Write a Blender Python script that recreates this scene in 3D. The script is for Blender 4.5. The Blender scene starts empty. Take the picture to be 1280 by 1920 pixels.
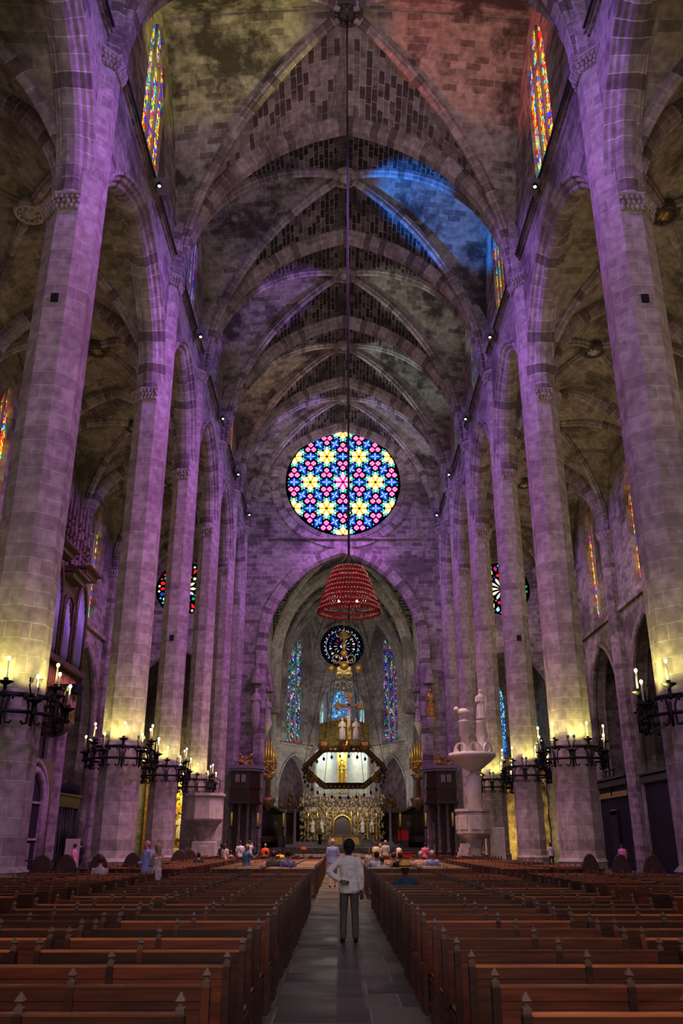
import bpy, bmesh, math, random
from mathutils import Vector, Matrix
from mathutils.geometry import tessellate_polygon
PI = math.pi
rnd = random.Random(7)
scene = bpy.context.scene
COL = scene.collection

# ------------------------------------------------------------------ camera
cam_d = bpy.data.cameras.new('camera')
cam_d.sensor_fit = 'VERTICAL'; cam_d.sensor_height = 24.0
cam_d.lens = 1596 / 1920 * 24.0
cam_d.clip_end = 500
cam = bpy.data.objects.new('camera', cam_d); COL.objects.link(cam)
CX, CZ = -0.35, 1.75
cam.location = (CX, 0, CZ)
cam.rotation_euler = (math.radians(90 + 21.2), 0, -0.0027)
scene.camera = cam

# ------------------------------------------------------------------ view and world
vs = scene.view_settings
vs.view_transform = 'Standard'; vs.look = 'None'; vs.gamma = 1.0; vs.use_curve_mapping = False
vs.exposure = 0.15
scene.cycles.use_denoising = True
scene.cycles.max_bounces = 4; scene.cycles.diffuse_bounces = 3; scene.cycles.glossy_bounces = 2
scene.cycles.transmission_bounces = 2; scene.cycles.transparent_max_bounces = 4
scene.cycles.sample_clamp_indirect = 3.0; scene.cycles.sample_clamp_direct = 0
scene.cycles.caustics_reflective = False; scene.cycles.caustics_refractive = False
world = bpy.data.worlds.new('world'); scene.world = world; world.use_nodes = True
world.node_tree.nodes['Background'].inputs[0].default_value = (0.5, 0.6, 0.8, 1)
world.node_tree.nodes['Background'].inputs[1].default_value = 0.3

def lamp(kind, name, loc, color, power, target=None, **kw):
    d = bpy.data.lights.new(name, kind); d.color = color; d.energy = power
    for k, v in kw.items(): setattr(d, k, v)
    o = bpy.data.objects.new(name, d); COL.objects.link(o); o.location = loc
    if target is not None:
        o.rotation_euler = (Vector(target) - Vector(loc)).to_track_quat('-Z', 'Y').to_euler()
    return o

CANDLE_W = 165
PURPLE = (0.50, 0.20, 1.0)
VIOLET = (0.36, 0.20, 1.0)
MAUVE = (0.80, 0.50, 0.85)
WARM = (1.0, 0.80, 0.45)
# ------------------------------------------------------------------ layout of the building
YB = [4.0, 14.3, 24.7, 38.3, 48.1, 58.4, 68.0, 77.0]     # pier lines
YEND = 77.0
PX = 9.8          # pier axis
WX = 9.35         # nave face of the clerestory wall
ZS, ZC, DOME = 30.0, 40.9, .8   # nave springing / crown
AS, AC = 22.8, 28.9   # aisle springing / crown
OX = 19.3         # face of the outer wall

# added areas behind the camera: one before the coloured west window, one low down
lamp('AREA', 'west_window_fill', (0, -5.0, 27), (0.80, 0.60, 0.84), 1500, (0, 40, 18), shape='DISK', size=11)
lamp('AREA', 'west_low_fill', (0, -5.0, 7), (1.0, 0.84, 0.76), 620, (0, 40, 3), shape='RECTANGLE', size=8, size_y=6)  # added to light backs near the floor; the west wall has no door

# added spots by the clerestory windows, tinting the piers and vault cells opposite
def wl(s, i): return (s * (WX - .6), (YB[i] + YB[i + 1]) / 2)
PIERL = {1: 9500, 2: 10500, 3: 7000, 4: 7000, 5: 6000, 6: 5000}
for s in (-1, 1):
    for i in range(1, 7):
        x, y = wl(s, i); k = 1.0 if s > 0 else .68      # s = window side; lights the other row of piers
        lamp('SPOT', 'window_fill', (x, y - 1.0, 33.5), (0.66, 0.18, 0.95) if s > 0 else (0.60, 0.21, 0.95), PIERL[i] * k * 1.35, (-s * 9.6, YB[min(i + 1, 7)], 16.5), spot_size=1.1, spot_blend=.9, shadow_soft_size=.7)
        lamp('SPOT', 'window_fill', (x, y - 2.0, 33.0), (0.36, 0.17, 1.0), PIERL[i] * 1.0, (-s * 9.6, YB[min(i + 1, 7)], 27.0), spot_size=.7, spot_blend=.9, shadow_soft_size=.6)
CELLS = {(-1, 1): ((.62, .52, .16), 700), (1, 1): ((.75, .22, .18), 800), (-1, 2): ((.62, .58, .10), 3000), (1, 2): ((.85, .16, .13), 2600),
         (-1, 3): ((.26, .24, .55), 420), (1, 3): ((.0, .20, .95), 9500), (-1, 4): ((.42, .20, .95), 2600), (1, 4): ((.62, .66, .55), 1700),
         (-1, 5): ((.70, .55, .50), 1500), (1, 5): ((.52, .70, .66), 2400), (-1, 6): ((.52, .32, 1.0), 3000), (1, 6): ((.5, .5, .9), 2600)}
for (s, i), (c, p) in CELLS.items():      # s = side of the vault cell
    x, y = wl(-s, i)
    lamp('SPOT', 'window_fill', (x, y, 34.5), c, p * 2.2, (s * 7.0, y, 39.6), spot_size=.56, spot_blend=.4, shadow_soft_size=.12)
# floodlights on the string course grazing the vaults
for i, (c, p) in {1: ((.80, .55, .75), 260), 2: ((.85, .62, .80), 420), 3: ((.8, .6, .75), 60), 4: ((.85, .65, .75), 70), 5: ((.9, .7, .75), 80), 6: ((.95, .8, .8), 330)}.items():
    for s in (-1, 1):
        lamp('SPOT', 'flood', (s * 8.4, YB[i] + 2.0, 32.0), c, p, (0, YB[i + 1] - 1.0, 41), spot_size=1.9, spot_blend=.8, shadow_soft_size=.3)
# added fill points in mid-air along the aisles, without fittings
for s in (-1, 1):
    for i in range(1, 7):
        lamp('POINT', 'aisle_fill', (s * 14.6, (YB[i] + YB[i + 1]) / 2, 17.2), (.86, .68, .42) if s > 0 else (.72, .58, .45), (220 if s > 0 else 45) * (1.2 if i > 2 else 1), shadow_soft_size=.5)
        lamp('POINT', 'aisle_fill', (s * 14.6, (YB[i] + YB[i + 1]) / 2, 7), (.75, .60, .75), 30, shadow_soft_size=.5)
# rose window wall and chancel
lamp('SPOT', 'end_wall_fill', (0, 52, 30.0), (.66, .44, .95), 3200, (0, 77, 27), spot_size=1.3, spot_blend=.6, shadow_soft_size=1.0)  # added spot in mid-air, turns the end wall lavender
lamp('AREA', 'chancel_fill', (0, 80.5, 20), (.90, .82, .62), 340, (0, 100, 22), shape='RECTANGLE', size=9, size_y=2)  # this area and the next are added to brighten the chancel
lamp('AREA', 'chancel_fill', (0, 92, 6.5), (.95, .87, .82), 620, (0, 104, 13), shape='RECTANGLE', size=6, size_y=1.5)
lamp('POINT', 'raised_chapel_light', (0, 110, 19.5), (.55, .7, 1.0), 260, shadow_soft_size=.5)
lamp('SPOT', 'altar_flood', (0, 79, 14), (1, .80, .55), 420, (0, 97, 3.5), spot_size=.8, spot_blend=.6, shadow_soft_size=.4)
for s in (-1, 1): lamp('SPOT', 'tower_flood', (s * 2, 74, 9), (1, .78, .4), 500, (s * 6.8, 80, 10), spot_size=.8, spot_blend=.6, shadow_soft_size=.3)
# nave floor: added unseen area lights over the crossing and the far pews
lamp('AREA', 'nave_down', (0, 36, 21), (1.0, .58, .36), 1250, (0, 40, 0), shape='RECTANGLE', size=12, size_y=14, spread=1.35)
lamp('AREA', 'nave_down', (0, 56, 21), (1.0, .58, .38), 2000, (0, 60, 0), shape='RECTANGLE', size=12, size_y=14, spread=1.35)
# ------------------------------------------------------------------ materials
MATS = {}
def newmat(name):
    m = bpy.data.materials.new(name); m.use_nodes = True
    nt = m.node_tree; b = nt.nodes['Principled BSDF']; MATS[name] = m
    return m, nt, b
def N(nt, t, **kw):
    n = nt.nodes.new(t)
    for k, v in kw.items():
        if k.startswith('i_'):
            n.inputs[k[2:].replace('_', ' ')].default_value = v
        else: setattr(n, k, v)
    return n
def mixc(nt, fac, a, b, mode='MIX'):
    n = nt.nodes.new('ShaderNodeMix'); n.data_type = 'RGBA'; n.blend_type = mode
    def setv(i, v):
        if isinstance(v, (tuple, list)): n.inputs[i].default_value = (*v[:3], 1)
        elif isinstance(v, (int, float)): n.inputs[i].default_value = v
        else: nt.links.new(v, n.inputs[i])
    setv(0, fac); setv(6, a); setv(7, b)
    return n.outputs[2]
def ramp(nt, src, stops, interp='LINEAR'):
    n = nt.nodes.new('ShaderNodeValToRGB'); n.color_ramp.interpolation = interp
    e = n.color_ramp.elements
    while len(e) < len(stops): e.new(0.5)
    for i, (p, c) in enumerate(stops):
        e[i].position = p; e[i].color = (*c, 1) if len(c) == 3 else c
    nt.links.new(src, n.inputs[0])
    return n.outputs[0]
def plain(name, col, rough=0.6, metal=0.0, noise=0.0, nscale=8.0, bump=0.0, emit=0.0, spec=0.5):
    m, nt, b = newmat(name)
    b.inputs['Base Color'].default_value = (*col, 1)
    b.inputs['Roughness'].default_value = rough; b.inputs['Metallic'].default_value = metal
    b.inputs['Specular IOR Level'].default_value = spec
    if noise or bump:
        tc = N(nt, 'ShaderNodeTexCoord'); nz = N(nt, 'ShaderNodeTexNoise'); nz.inputs['Scale'].default_value = nscale
        nz.inputs['Detail'].default_value = 4
        nt.links.new(tc.outputs['Object'], nz.inputs['Vector'])
        if noise:
            c = ramp(nt, nz.outputs[0], [(0.3, tuple(v * (1 - noise) for v in col)), (0.7, tuple(min(1, v * (1 + noise)) for v in col))])
            nt.links.new(c, b.inputs['Base Color'])
        if bump:
            bp = N(nt, 'ShaderNodeBump'); bp.inputs['Strength'].default_value = bump; bp.inputs['Distance'].default_value = 0.02
            nt.links.new(nz.outputs[0], bp.inputs['Height']); nt.links.new(bp.outputs[0], b.inputs['Normal'])
    if emit:
        b.inputs['Emission Color'].default_value = (*col, 1); b.inputs['Emission Strength'].default_value = emit
        m.cycles.emission_sampling = 'NONE'
    return m
def stone(name, c1, c2, mortar, bw=0.95, bh=0.42, ms=0.018, stain=0.5, stain_col=(0.05, 0.045, 0.04), bump=0.5, contrast=0.0, sc=0.22, light_stain=None, dark=None, frac=0.3):
    """coursed ashlar, UV in metres"""
    m, nt, b = newmat(name)
    uv = N(nt, 'ShaderNodeUVMap')
    wn = N(nt, 'ShaderNodeTexNoise'); wn.inputs['Scale'].default_value = 0.9
    nt.links.new(uv.outputs[0], wn.inputs['Vector'])
    vm = N(nt, 'ShaderNodeVectorMath', operation='MULTIPLY_ADD')
    nt.links.new(wn.outputs[1], vm.inputs[0]); vm.inputs[1].default_value = (0.10, 0.07, 0); nt.links.new(uv.outputs[0], vm.inputs[2])
    br = N(nt, 'ShaderNodeTexBrick'); br.offset = 0.5; br.squash = 1.35; br.squash_frequency = 3
    nt.links.new(vm.outputs[0], br.inputs['Vector'])
    for k, v in (('Scale', 1.0), ('Mortar Size', ms), ('Mortar Smooth', 0.3), ('Bias', 0.0), ('Brick Width', bw), ('Row Height', bh)):
        br.inputs[k].default_value = v
    br.inputs['Color1'].default_value = (0, 0, 0, 1); br.inputs['Color2'].default_value = (1, 1, 1, 1); br.inputs['Mortar'].default_value = (.5, .5, .5, 1)
    dk = dark or tuple(v * .72 for v in c2)
    geo = N(nt, 'ShaderNodeTexCoord')
    n1 = N(nt, 'ShaderNodeTexNoise'); n1.inputs['Scale'].default_value = sc; n1.inputs['Detail'].default_value = 7; n1.inputs['Roughness'].default_value = 0.68
    nt.links.new(geo.outputs['Object'], n1.inputs['Vector'])
    n2 = N(nt, 'ShaderNodeTexNoise'); n2.inputs['Scale'].default_value = 3.2; n2.inputs['Detail'].default_value = 5
    nt.links.new(geo.outputs['Object'], n2.inputs['Vector'])
    n3 = N(nt, 'ShaderNodeTexNoise'); n3.inputs['Scale'].default_value = .55; n3.inputs['Detail'].default_value = 3
    nt.links.new(geo.outputs['Object'], n3.inputs['Vector'])
    rs = N(nt, 'ShaderNodeMath', operation='MULTIPLY_ADD'); nt.links.new(n3.outputs[0], rs.inputs[0]); rs.inputs[1].default_value = 1.1; rs.inputs[2].default_value = -.55
    ra = N(nt, 'ShaderNodeMath', operation='ADD'); nt.links.new(br.outputs[0], ra.inputs[0]); nt.links.new(rs.outputs[0], ra.inputs[1])
    col = ramp(nt, ra.outputs[0], [(0.0, dk), (frac, dk), (frac + .12, c2), (1.0, c1)])
    col = mixc(nt, br.outputs['Fac'], col, mortar)
    f2 = ramp(nt, n2.outputs[0], [(0.3, (0.62, 0.62, 0.62)), (0.72, (1.25, 1.25, 1.25))])
    col = mixc(nt, 1.0, col, f2, 'MULTIPLY')
    fs = ramp(nt, n1.outputs[0], [(0.50, (0, 0, 0)), (0.60, (1, 1, 1))])
    mf = N(nt, 'ShaderNodeMath', operation='MULTIPLY'); nt.links.new(fs, mf.inputs[0]); mf.inputs[1].default_value = stain
    col = mixc(nt, mf.outputs[0], col, stain_col)
    if light_stain:
        fl = ramp(nt, n1.outputs[0], [(0.30, (0.75, 0.75, 0.75)), (0.42, (0, 0, 0))])
        col = mixc(nt, fl, col, light_stain)
    nt.links.new(col, b.inputs['Base Color'])
    b.inputs['Roughness'].default_value = 0.85; b.inputs['Specular IOR Level'].default_value = 0.25
    bp = N(nt, 'ShaderNodeBump'); bp.inputs['Strength'].default_value = bump; bp.inputs['Distance'].default_value = 0.05
    ad = N(nt, 'ShaderNodeMath', operation='MULTIPLY_ADD')
    nt.links.new(n2.outputs[0], ad.inputs[0]); ad.inputs[1].default_value = 0.6
    iv = N(nt, 'ShaderNodeMath', operation='SUBTRACT'); iv.inputs[0].default_value = 1.0; nt.links.new(br.outputs['Fac'], iv.inputs[1])
    nt.links.new(iv.outputs[0], ad.inputs[2])
    nt.links.new(ad.outputs[0], bp.inputs['Height']); nt.links.new(bp.outputs[0], b.inputs['Normal'])
    return m
def glass(name, palette, strength=1.0, cell=3.0, lead=0.04, stretch=1.0, bars=0.0):
    """leaded glass lit from outside, UV in metres"""
    m, nt, b = newmat(name)
    uv = N(nt, 'ShaderNodeUVMap')
    mp = N(nt, 'ShaderNodeMapping'); mp.inputs['Scale'].default_value = (cell, cell * stretch, 1)
    nt.links.new(uv.outputs[0], mp.inputs['Vector'])
    v = N(nt, 'ShaderNodeTexVoronoi', voronoi_dimensions='2D'); nt.links.new(mp.outputs[0], v.inputs['Vector']); v.inputs['Scale'].default_value = 1
    ve = N(nt, 'ShaderNodeTexVoronoi', voronoi_dimensions='2D', feature='DISTANCE_TO_EDGE'); nt.links.new(mp.outputs[0], ve.inputs['Vector']); ve.inputs['Scale'].default_value = 1
    sp = N(nt, 'ShaderNodeSeparateColor'); nt.links.new(v.outputs['Color'], sp.inputs[0])
    n = len(palette)
    c = ramp(nt, sp.outputs[0], [(i / n, p) for i, p in enumerate(palette)], 'CONSTANT')
    br = N(nt, 'ShaderNodeMapRange'); nt.links.new(sp.outputs[1], br.inputs[0]); br.inputs[3].default_value = 0.35; br.inputs[4].default_value = 1.3
    gt = N(nt, 'ShaderNodeMath', operation='GREATER_THAN'); nt.links.new(ve.outputs[0], gt.inputs[0]); gt.inputs[1].default_value = lead * cell
    mu = N(nt, 'ShaderNodeMath', operation='MULTIPLY'); nt.links.new(gt.outputs[0], mu.inputs[0]); nt.links.new(br.outputs[0], mu.inputs[1])
    m2 = N(nt, 'ShaderNodeMath', operation='MULTIPLY'); nt.links.new(mu.outputs[0], m2.inputs[0]); m2.inputs[1].default_value = strength
    b.inputs['Base Color'].default_value = (0.01, 0.01, 0.012, 1); b.inputs['Roughness'].default_value = 0.4
    nt.links.new(c, b.inputs['Emission Color']); nt.links.new(m2.outputs[0], b.inputs['Emission Strength'])
    m.cycles.emission_sampling = 'NONE'
    return m

stone('pier_stone', (0.50, 0.44, 0.39), (0.38, 0.33, 0.29), (0.58, 0.54, 0.50), bw=1.15, bh=0.48, ms=0.014, stain=0.45, stain_col=(0.20, 0.165, 0.15), sc=0.5, dark=(.34, .285, .26), frac=.10)
stone('wall_stone', (0.46, 0.40, 0.36), (0.32, 0.27, 0.25), (0.55, 0.50, 0.46), stain=0.75, stain_col=(0.09, 0.075, 0.07), dark=(.21, .175, .165), frac=.18)
stone('vault_brick', (0.46, 0.40, 0.38), (0.34, 0.28, 0.27), (0.56, 0.52, 0.48), bw=0.78, bh=0.36, ms=0.024, stain=0.5, stain_col=(0.10, 0.075, 0.07), sc=0.35, dark=(.12, .09, .09), frac=.30)
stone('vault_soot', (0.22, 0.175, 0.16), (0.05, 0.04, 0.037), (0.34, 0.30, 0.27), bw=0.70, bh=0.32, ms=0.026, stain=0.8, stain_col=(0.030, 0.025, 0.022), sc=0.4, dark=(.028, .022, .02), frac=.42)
stone('vault_plaster', (0.44, 0.40, 0.34), (0.33, 0.30, 0.25), (0.46, 0.43, 0.38), bw=0.8, bh=0.36, ms=0.012, stain=0.95, stain_col=(0.055, 0.045, 0.04), sc=0.26, dark=(.20, .17, .15), frac=.12)
stone('arch_stone', (0.50, 0.43, 0.40), (0.33, 0.27, 0.26), (0.62, 0.57, 0.54), bw=0.42, bh=9.0, ms=0.022, stain=0.5, stain_col=(0.10, 0.08, 0.075), sc=0.5, dark=(.20, .16, .15), frac=.18)
stone('aisle_stone', (0.40, 0.35, 0.27), (0.30, 0.26, 0.20), (0.44, 0.40, 0.32), bw=0.85, bh=0.40, ms=0.014, stain=0.8, stain_col=(0.07, 0.055, 0.04), dark=(.22, .185, .14), frac=.15)
stone('apse_stone', (0.42, 0.37, 0.34), (0.32, 0.28, 0.26), (0.46, 0.42, 0.39), bw=0.9, bh=0.4, ms=0.01, stain=0.7, stain_col=(0.10, 0.08, 0.075), dark=(.26, .22, .20), frac=.12)
plain('carved_stone', (0.36, 0.31, 0.27), 0.9, noise=0.35, nscale=3, bump=0.6)
plain('dark_stone', (0.10, 0.085, 0.08), 0.9, noise=0.4, nscale=3, bump=0.5)
plain('marble', (0.62, 0.57, 0.50), 0.5, noise=0.12, nscale=5)
plain('pale_stone', (0.52, 0.47, 0.40), 0.7, noise=0.2, nscale=4, bump=0.3)
plain('iron', (0.012, 0.012, 0.014), 0.5, metal=0.6)
plain('ivory', (0.75, 0.68, 0.45), 0.5)
plain('cable', (0.015, 0.013, 0.015), 0.7)
plain('lamp_box', (0.22, 0.20, 0.25), 0.5)
plain('bulb_yellow', (1.0, 0.92, 0.50), 0.3, emit=12)
plain('bulb_white', (1.0, 0.95, 0.82), 0.3, emit=16)
plain('gold', (0.75, 0.48, 0.10), 0.32, metal=0.85, noise=0.4, nscale=5, bump=0.5)
plain('dull_gold', (0.42, 0.30, 0.10), 0.45, metal=0.6, noise=0.5, nscale=4, bump=0.8)
plain('dark_wood', (0.035, 0.016, 0.010), 0.45, noise=0.4, nscale=6)
plain('void', (0.006, 0.005, 0.006), 0.9)
plain('rose_tracery', (0.10, 0.09, 0.16), 0.8)
plain('window_stone', (0.40, 0.36, 0.34), 0.85)
# ------------------------------------------------------------------ mesh helpers
class MB:
    """collects geometry; build() links it as ONE mesh object"""
    def __init__(s): s.v = []; s.f = []; s.uv = []; s.mi = []; s.sm = []
    def add(s, verts, faces, uvs=None, mi=0, sm=False, M=None):
        k = len(s.v)
        s.v += [(M @ Vector(p)) if M else Vector(p) for p in verts]
        for i, f in enumerate(faces):
            s.f.append([a + k for a in f]); s.uv.append(uvs[i] if uvs else None); s.mi.append(mi); s.sm.append(sm)
    def box(s, c, d, mi=0, M=None, rz=0.0, bev=0.0):
        x, y, z = d[0] / 2, d[1] / 2, d[2] / 2
        R = Matrix.Translation(c) @ Matrix.Rotation(rz, 4, 'Z')
        if M: R = M @ R
        if bev:
            b = min(bev, x * .9, y * .9, z * .9)
            pts = []; 
            for sz in (-1, 1):
                for (ax, ay, az) in ((x - b, y - b, z), (x, y, z - b)):
                    pts.append([(sx * ax, sy * ay, sz * az) for sx, sy in ((-1, -1), (1, -1), (1, 1), (-1, 1))])
            rings = [pts[0], pts[1], pts[3], pts[2]]
            vs = [p for r in rings for p in r]; fs = [[3, 2, 1, 0], [12, 13, 14, 15]]
            for k in range(3):
                for i in range(4):
                    j = (i + 1) % 4; fs.append([k * 4 + i, k * 4 + j, k * 4 + 4 + j, k * 4 + 4 + i])
            s.add(vs, fs, None, mi, False, R); return
        vs = [(sx * x, sy * y, sz * z) for sz in (-1, 1) for sx, sy in ((-1, -1), (1, -1), (1, 1), (-1, 1))]
        s.add(vs, [[3, 2, 1, 0], [4, 5, 6, 7], [0, 1, 5, 4], [1, 2, 6, 5], [2, 3, 7, 6], [3, 0, 4, 7]], None, mi, False, R)
    def lathe(s, prof, n=12, c=(0, 0, 0), mi=0, sm=True, a0=0.0, a1=2 * PI, M=None, cap=True, sx=1, sy=1):
        full = abs(a1 - a0 - 2 * PI) < 1e-6; m = n if full else n + 1
        vs = []; uvr = []
        for (r, z) in prof:
            for i in range(m):
                a = a0 + (a1 - a0) * i / n
                vs.append((c[0] + sx * r * math.cos(a), c[1] + sy * r * math.sin(a), c[2] + z))
        fs = []; uvs = []; rm = max(p[0] for p in prof); L = 0
        for k in range(len(prof) - 1):
            dl = math.dist(prof[k], prof[k + 1])
            for i in range(n):
                j = (i + 1) % m
                fs.append([k * m + i, k * m + j, k * m + m + j, k * m + m + i])
                u0 = (a0 + (a1 - a0) * i / n) * rm; u1 = (a0 + (a1 - a0) * (i + 1) / n) * rm
                uvs.append([(u0, L), (u1, L), (u1, L + dl), (u0, L + dl)])
            L += dl
        if cap and full:
            if prof[0][0] > 1e-5: fs.append(list(range(m))[::-1]); uvs.append(None)
            if prof[-1][0] > 1e-5: fs.append([(len(prof) - 1) * m + i for i in range(m)]); uvs.append(None)
        s.add(vs, fs, uvs, mi, sm, M)
    def sphere(s, c, r, n=8, mi=0, M=None, sc=(1, 1, 1)):
        prof = [(max(1e-4, math.sin(PI * k / n)) * r, -math.cos(PI * k / n) * r * sc[2]) for k in range(n + 1)]
        s.lathe(prof, max(6, n + 2), c, mi, True, M=M, sx=sc[0], sy=sc[1], cap=False)
    def tube(s, pts, r, n=6, mi=0, M=None, closed=False, sm=True):
        pts = [Vector(p) for p in pts]; m = len(pts); vs = []; L = 0; Ls = [0]
        rs = r if isinstance(r, (list, tuple)) else [r] * m
        ref = None
        for i, p in enumerate(pts):
            a = pts[(i - 1) % m] if (closed or i) else p; b = pts[(i + 1) % m] if (closed or i < m - 1) else p
            t = (b - a).normalized() if (b - a).length > 1e-9 else Vector((0, 0, 1))
            if ref is None: ref = Vector((0, 0, 1)) if abs(t.z) < 0.9 else Vector((1, 0, 0))
            u = t.cross(ref)
            if u.length < 1e-4: u = t.cross(Vector((0.3, 1, 0)))
            u.normalize(); w = u.cross(t).normalized(); ref = w
            for k in range(n):
                an = 2 * PI * k / n; vs.append(p + (u * math.cos(an) + w * math.sin(an)) * rs[i])
        fs = []
        for i in range(m if closed else m - 1):
            j = (i + 1) % m
            for k in range(n):
                l = (k + 1) % n; fs.append([i * n + k, j * n + k, j * n + l, i * n + l])
        if not closed: fs.append([k for k in range(n)]); fs.append([(m - 1) * n + k for k in range(n)][::-1])
        s.add(vs, fs, None, mi, sm, M)
    def sweep(s, pts, frames, prof, mi=0, closed_prof=True, u0=0.0, sm=False):
        """prof = list of (a, b) offsets; frames = per-point (A, B) unit vectors"""
        m = len(pts); n = len(prof); vs = []
        for p, (A, B) in zip(pts, frames):
            for (a, b) in prof: vs.append(Vector(p) + A * a + B * b)
        fs = []; uvs = []; L = u0
        per = [0]
        for k in range(n): per.append(per[-1] + math.dist(prof[k], prof[(k + 1) % n]))
        for i in range(m - 1):
            dl = (Vector(pts[i + 1]) - Vector(pts[i])).length
            for k in range(n if closed_prof else n - 1):
                l = (k + 1) % n
                fs.append([i * n + k, i * n + l, (i + 1) * n + l, (i + 1) * n + k])
                uvs.append([(L, per[k]), (L, per[k + 1]), (L + dl, per[k + 1]), (L + dl, per[k])])
            L += dl
        if closed_prof:
            fs.append(list(range(n))); uvs.append(None); fs.append([(m - 1) * n + k for k in range(n)][::-1]); uvs.append(None)
        s.add(vs, fs, uvs, mi, sm)
    def poly(s, outer, holes, P, mi=0, flip=False):
        """flat polygon with holes; P maps (a, b) -> world"""
        loops = [[Vector((a, b, 0)) for a, b in outer]] + [[Vector((a, b, 0)) for a, b in h] for h in holes]
        tris = tessellate_polygon(loops); flat = [p for l in loops for p in l]
        s.add([P(p.x, p.y) for p in flat], [list(t)[::-1] if flip else list(t) for t in tris],
              [[(flat[i].x, flat[i].y) for i in (list(t)[::-1] if flip else t)] for t in tris], mi)
    def slab(s, outer, holes, P, Q, mi=0, mr=None):
        """plate between mappings P (front) and Q (back) with reveals in the holes and around the rim"""
        s.poly(outer, holes, P, mi); s.poly(outer, holes, Q, mi, True)
        for lp in [outer] + holes:
            L = 0; n = len(lp)
            for i in range(n):
                a, b = lp[i], lp[(i + 1) % n]; d = math.dist(a, b)
                t = (Vector(P(*a)) - Vector(Q(*a))).length
                s.add([P(*a), P(*b), Q(*b), Q(*a)], [[0, 1, 2, 3]], [[(L, 0), (L + d, 0), (L + d, t), (L, t)]], mi if mr is None else mr); L += d
    def build(s, name, mat, parent=None, loc=None, rz=None, smooth=None):
        me = bpy.data.meshes.new(name)
        me.from_pydata([tuple(v) for v in s.v], [], s.f)
        mats = mat if isinstance(mat, (list, tuple)) else [mat]
        for m in mats: me.materials.append(MATS[m] if isinstance(m, str) else m)
        ul = me.uv_layers.new(name='UVMap'); Z = Vector((0, 0, 1))
        data = [0.0] * (len(me.loops) * 2)
        for p in me.polygons:
            p.material_index = s.mi[p.index] if len(mats) > 1 else 0
            p.use_smooth = s.sm[p.index]
            u = s.uv[p.index]
            if u is None:
                n = p.normal
                if abs(n.z) > 0.98: ax, ay = Vector((1, 0, 0)), Vector((0, 1, 0))
                else: ax = Z.cross(n).normalized(); ay = n.cross(ax)
            for q, li in enumerate(p.loop_indices):
                if u is None:
                    co = s.v[me.loops[li].vertex_index]; data[2 * li] = co.dot(ax); data[2 * li + 1] = co.dot(ay)
                else: data[2 * li], data[2 * li + 1] = u[q]
        ul.data.foreach_set('uv', data)
        me.update()
        o = bpy.data.objects.new(name, me); COL.objects.link(o)
        if parent: o.parent = parent
        if loc is not None: o.location = loc
        if rz is not None: o.rotation_euler = (0, 0, rz)
        return o

def tag(o, label=None, cat=None, group=None, kind=None):
    if label: o['label'] = label
    if cat: o['category'] = cat
    if group: o['group'] = group
    if kind: o['kind'] = kind
    return o
def struct(o): o['kind'] = 'structure'; return o
def thing(name, label, cat, loc=(0, 0, 0), rz=0.0, group=None):
    o = bpy.data.objects.new(name, None); o.empty_display_size = 0.2; COL.objects.link(o)
    o.location = loc; o.rotation_euler = (0, 0, rz)
    return tag(o, label, cat, group)
KIDS = {}
def copy_tree(o, parent=None):
    c = o.copy(); COL.objects.link(c)
    if parent: c.parent = parent
    for ch in KIDS.get(o.name) or [k for k in o.children]: copy_tree(ch, c)
    return c
def place(o, loc, rz, label, group=None):
    o.location = loc; o.rotation_euler = (0, 0, rz); o['label'] = label
    if group: o['group'] = group
    return o
ORD = ['nearest', 'second', 'third', 'fourth', 'fifth', 'sixth', 'seventh', 'eighth', 'ninth', 'tenth', 'eleventh', 'twelfth', 'thirteenth',
       'fourteenth', 'fifteenth', 'sixteenth', 'seventeenth', 'eighteenth', 'nineteenth', 'twentieth']
def ordn(i):
    if i < 20: return ORD[i]
    t = {2: 'twenty', 3: 'thirty', 4: 'forty'}[(i + 1) // 10]; r = (i + 1) % 10
    return (t + '-' + ['', 'first', 'second', 'third', 'fourth', 'fifth', 'sixth', 'seventh', 'eighth', 'ninth'][r]) if r else {3: 'thirtieth', 4: 'fortieth'}[(i + 1) // 10]
def sidename(s): return 'left' if s < 0 else 'right'

def par(u, c=0.3):
    """unit pointed arch height at 0<=u<=1 normalised so apex = 1"""
    r = 1 + c; u = min(1.0, max(0.0, u))
    return math.sqrt(max(0, r * r - (u + c) ** 2)) / math.sqrt(r * r - c * c)
def arch_pts(hw, zs, rise, n=12, c=0.3, a0=0.0):
    """points of a pointed arch from -hw to +hw (even in angle)"""
    r = 1 + c; A = math.acos(c / r); out = []
    for k in range(n + 1):
        an = A * k / n; u = r * math.cos(an) - c; h = r * math.sin(an) / math.sqrt(r * r - c * c)
        out.append((-u * hw, zs + h * rise))
    return out + [(-x, z) for x, z in out[:-1][::-1]]
def arch_sweep(mb, pts2, to3, nrm, prof, mi=0):
    """sweep prof (a across plane normal, b outward in plane) along a 2D arch"""
    P = [Vector(to3(*p)) for p in pts2]; fr = []; cen = Vector(to3(0, min(p[1] for p in pts2)))
    for i in range(len(P)):
        a = P[max(0, i - 1)]; b = P[min(len(P) - 1, i + 1)]
        t = (b - a).normalized(); o = t.cross(nrm).normalized()
        mid = len(P) // 2
        if i == mid: o = Vector((0, 0, 1))
        elif o.dot(P[i] - cen) < 0: o = -o
        fr.append((nrm, o))
    mb.sweep(P, fr, prof, mi)
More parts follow.
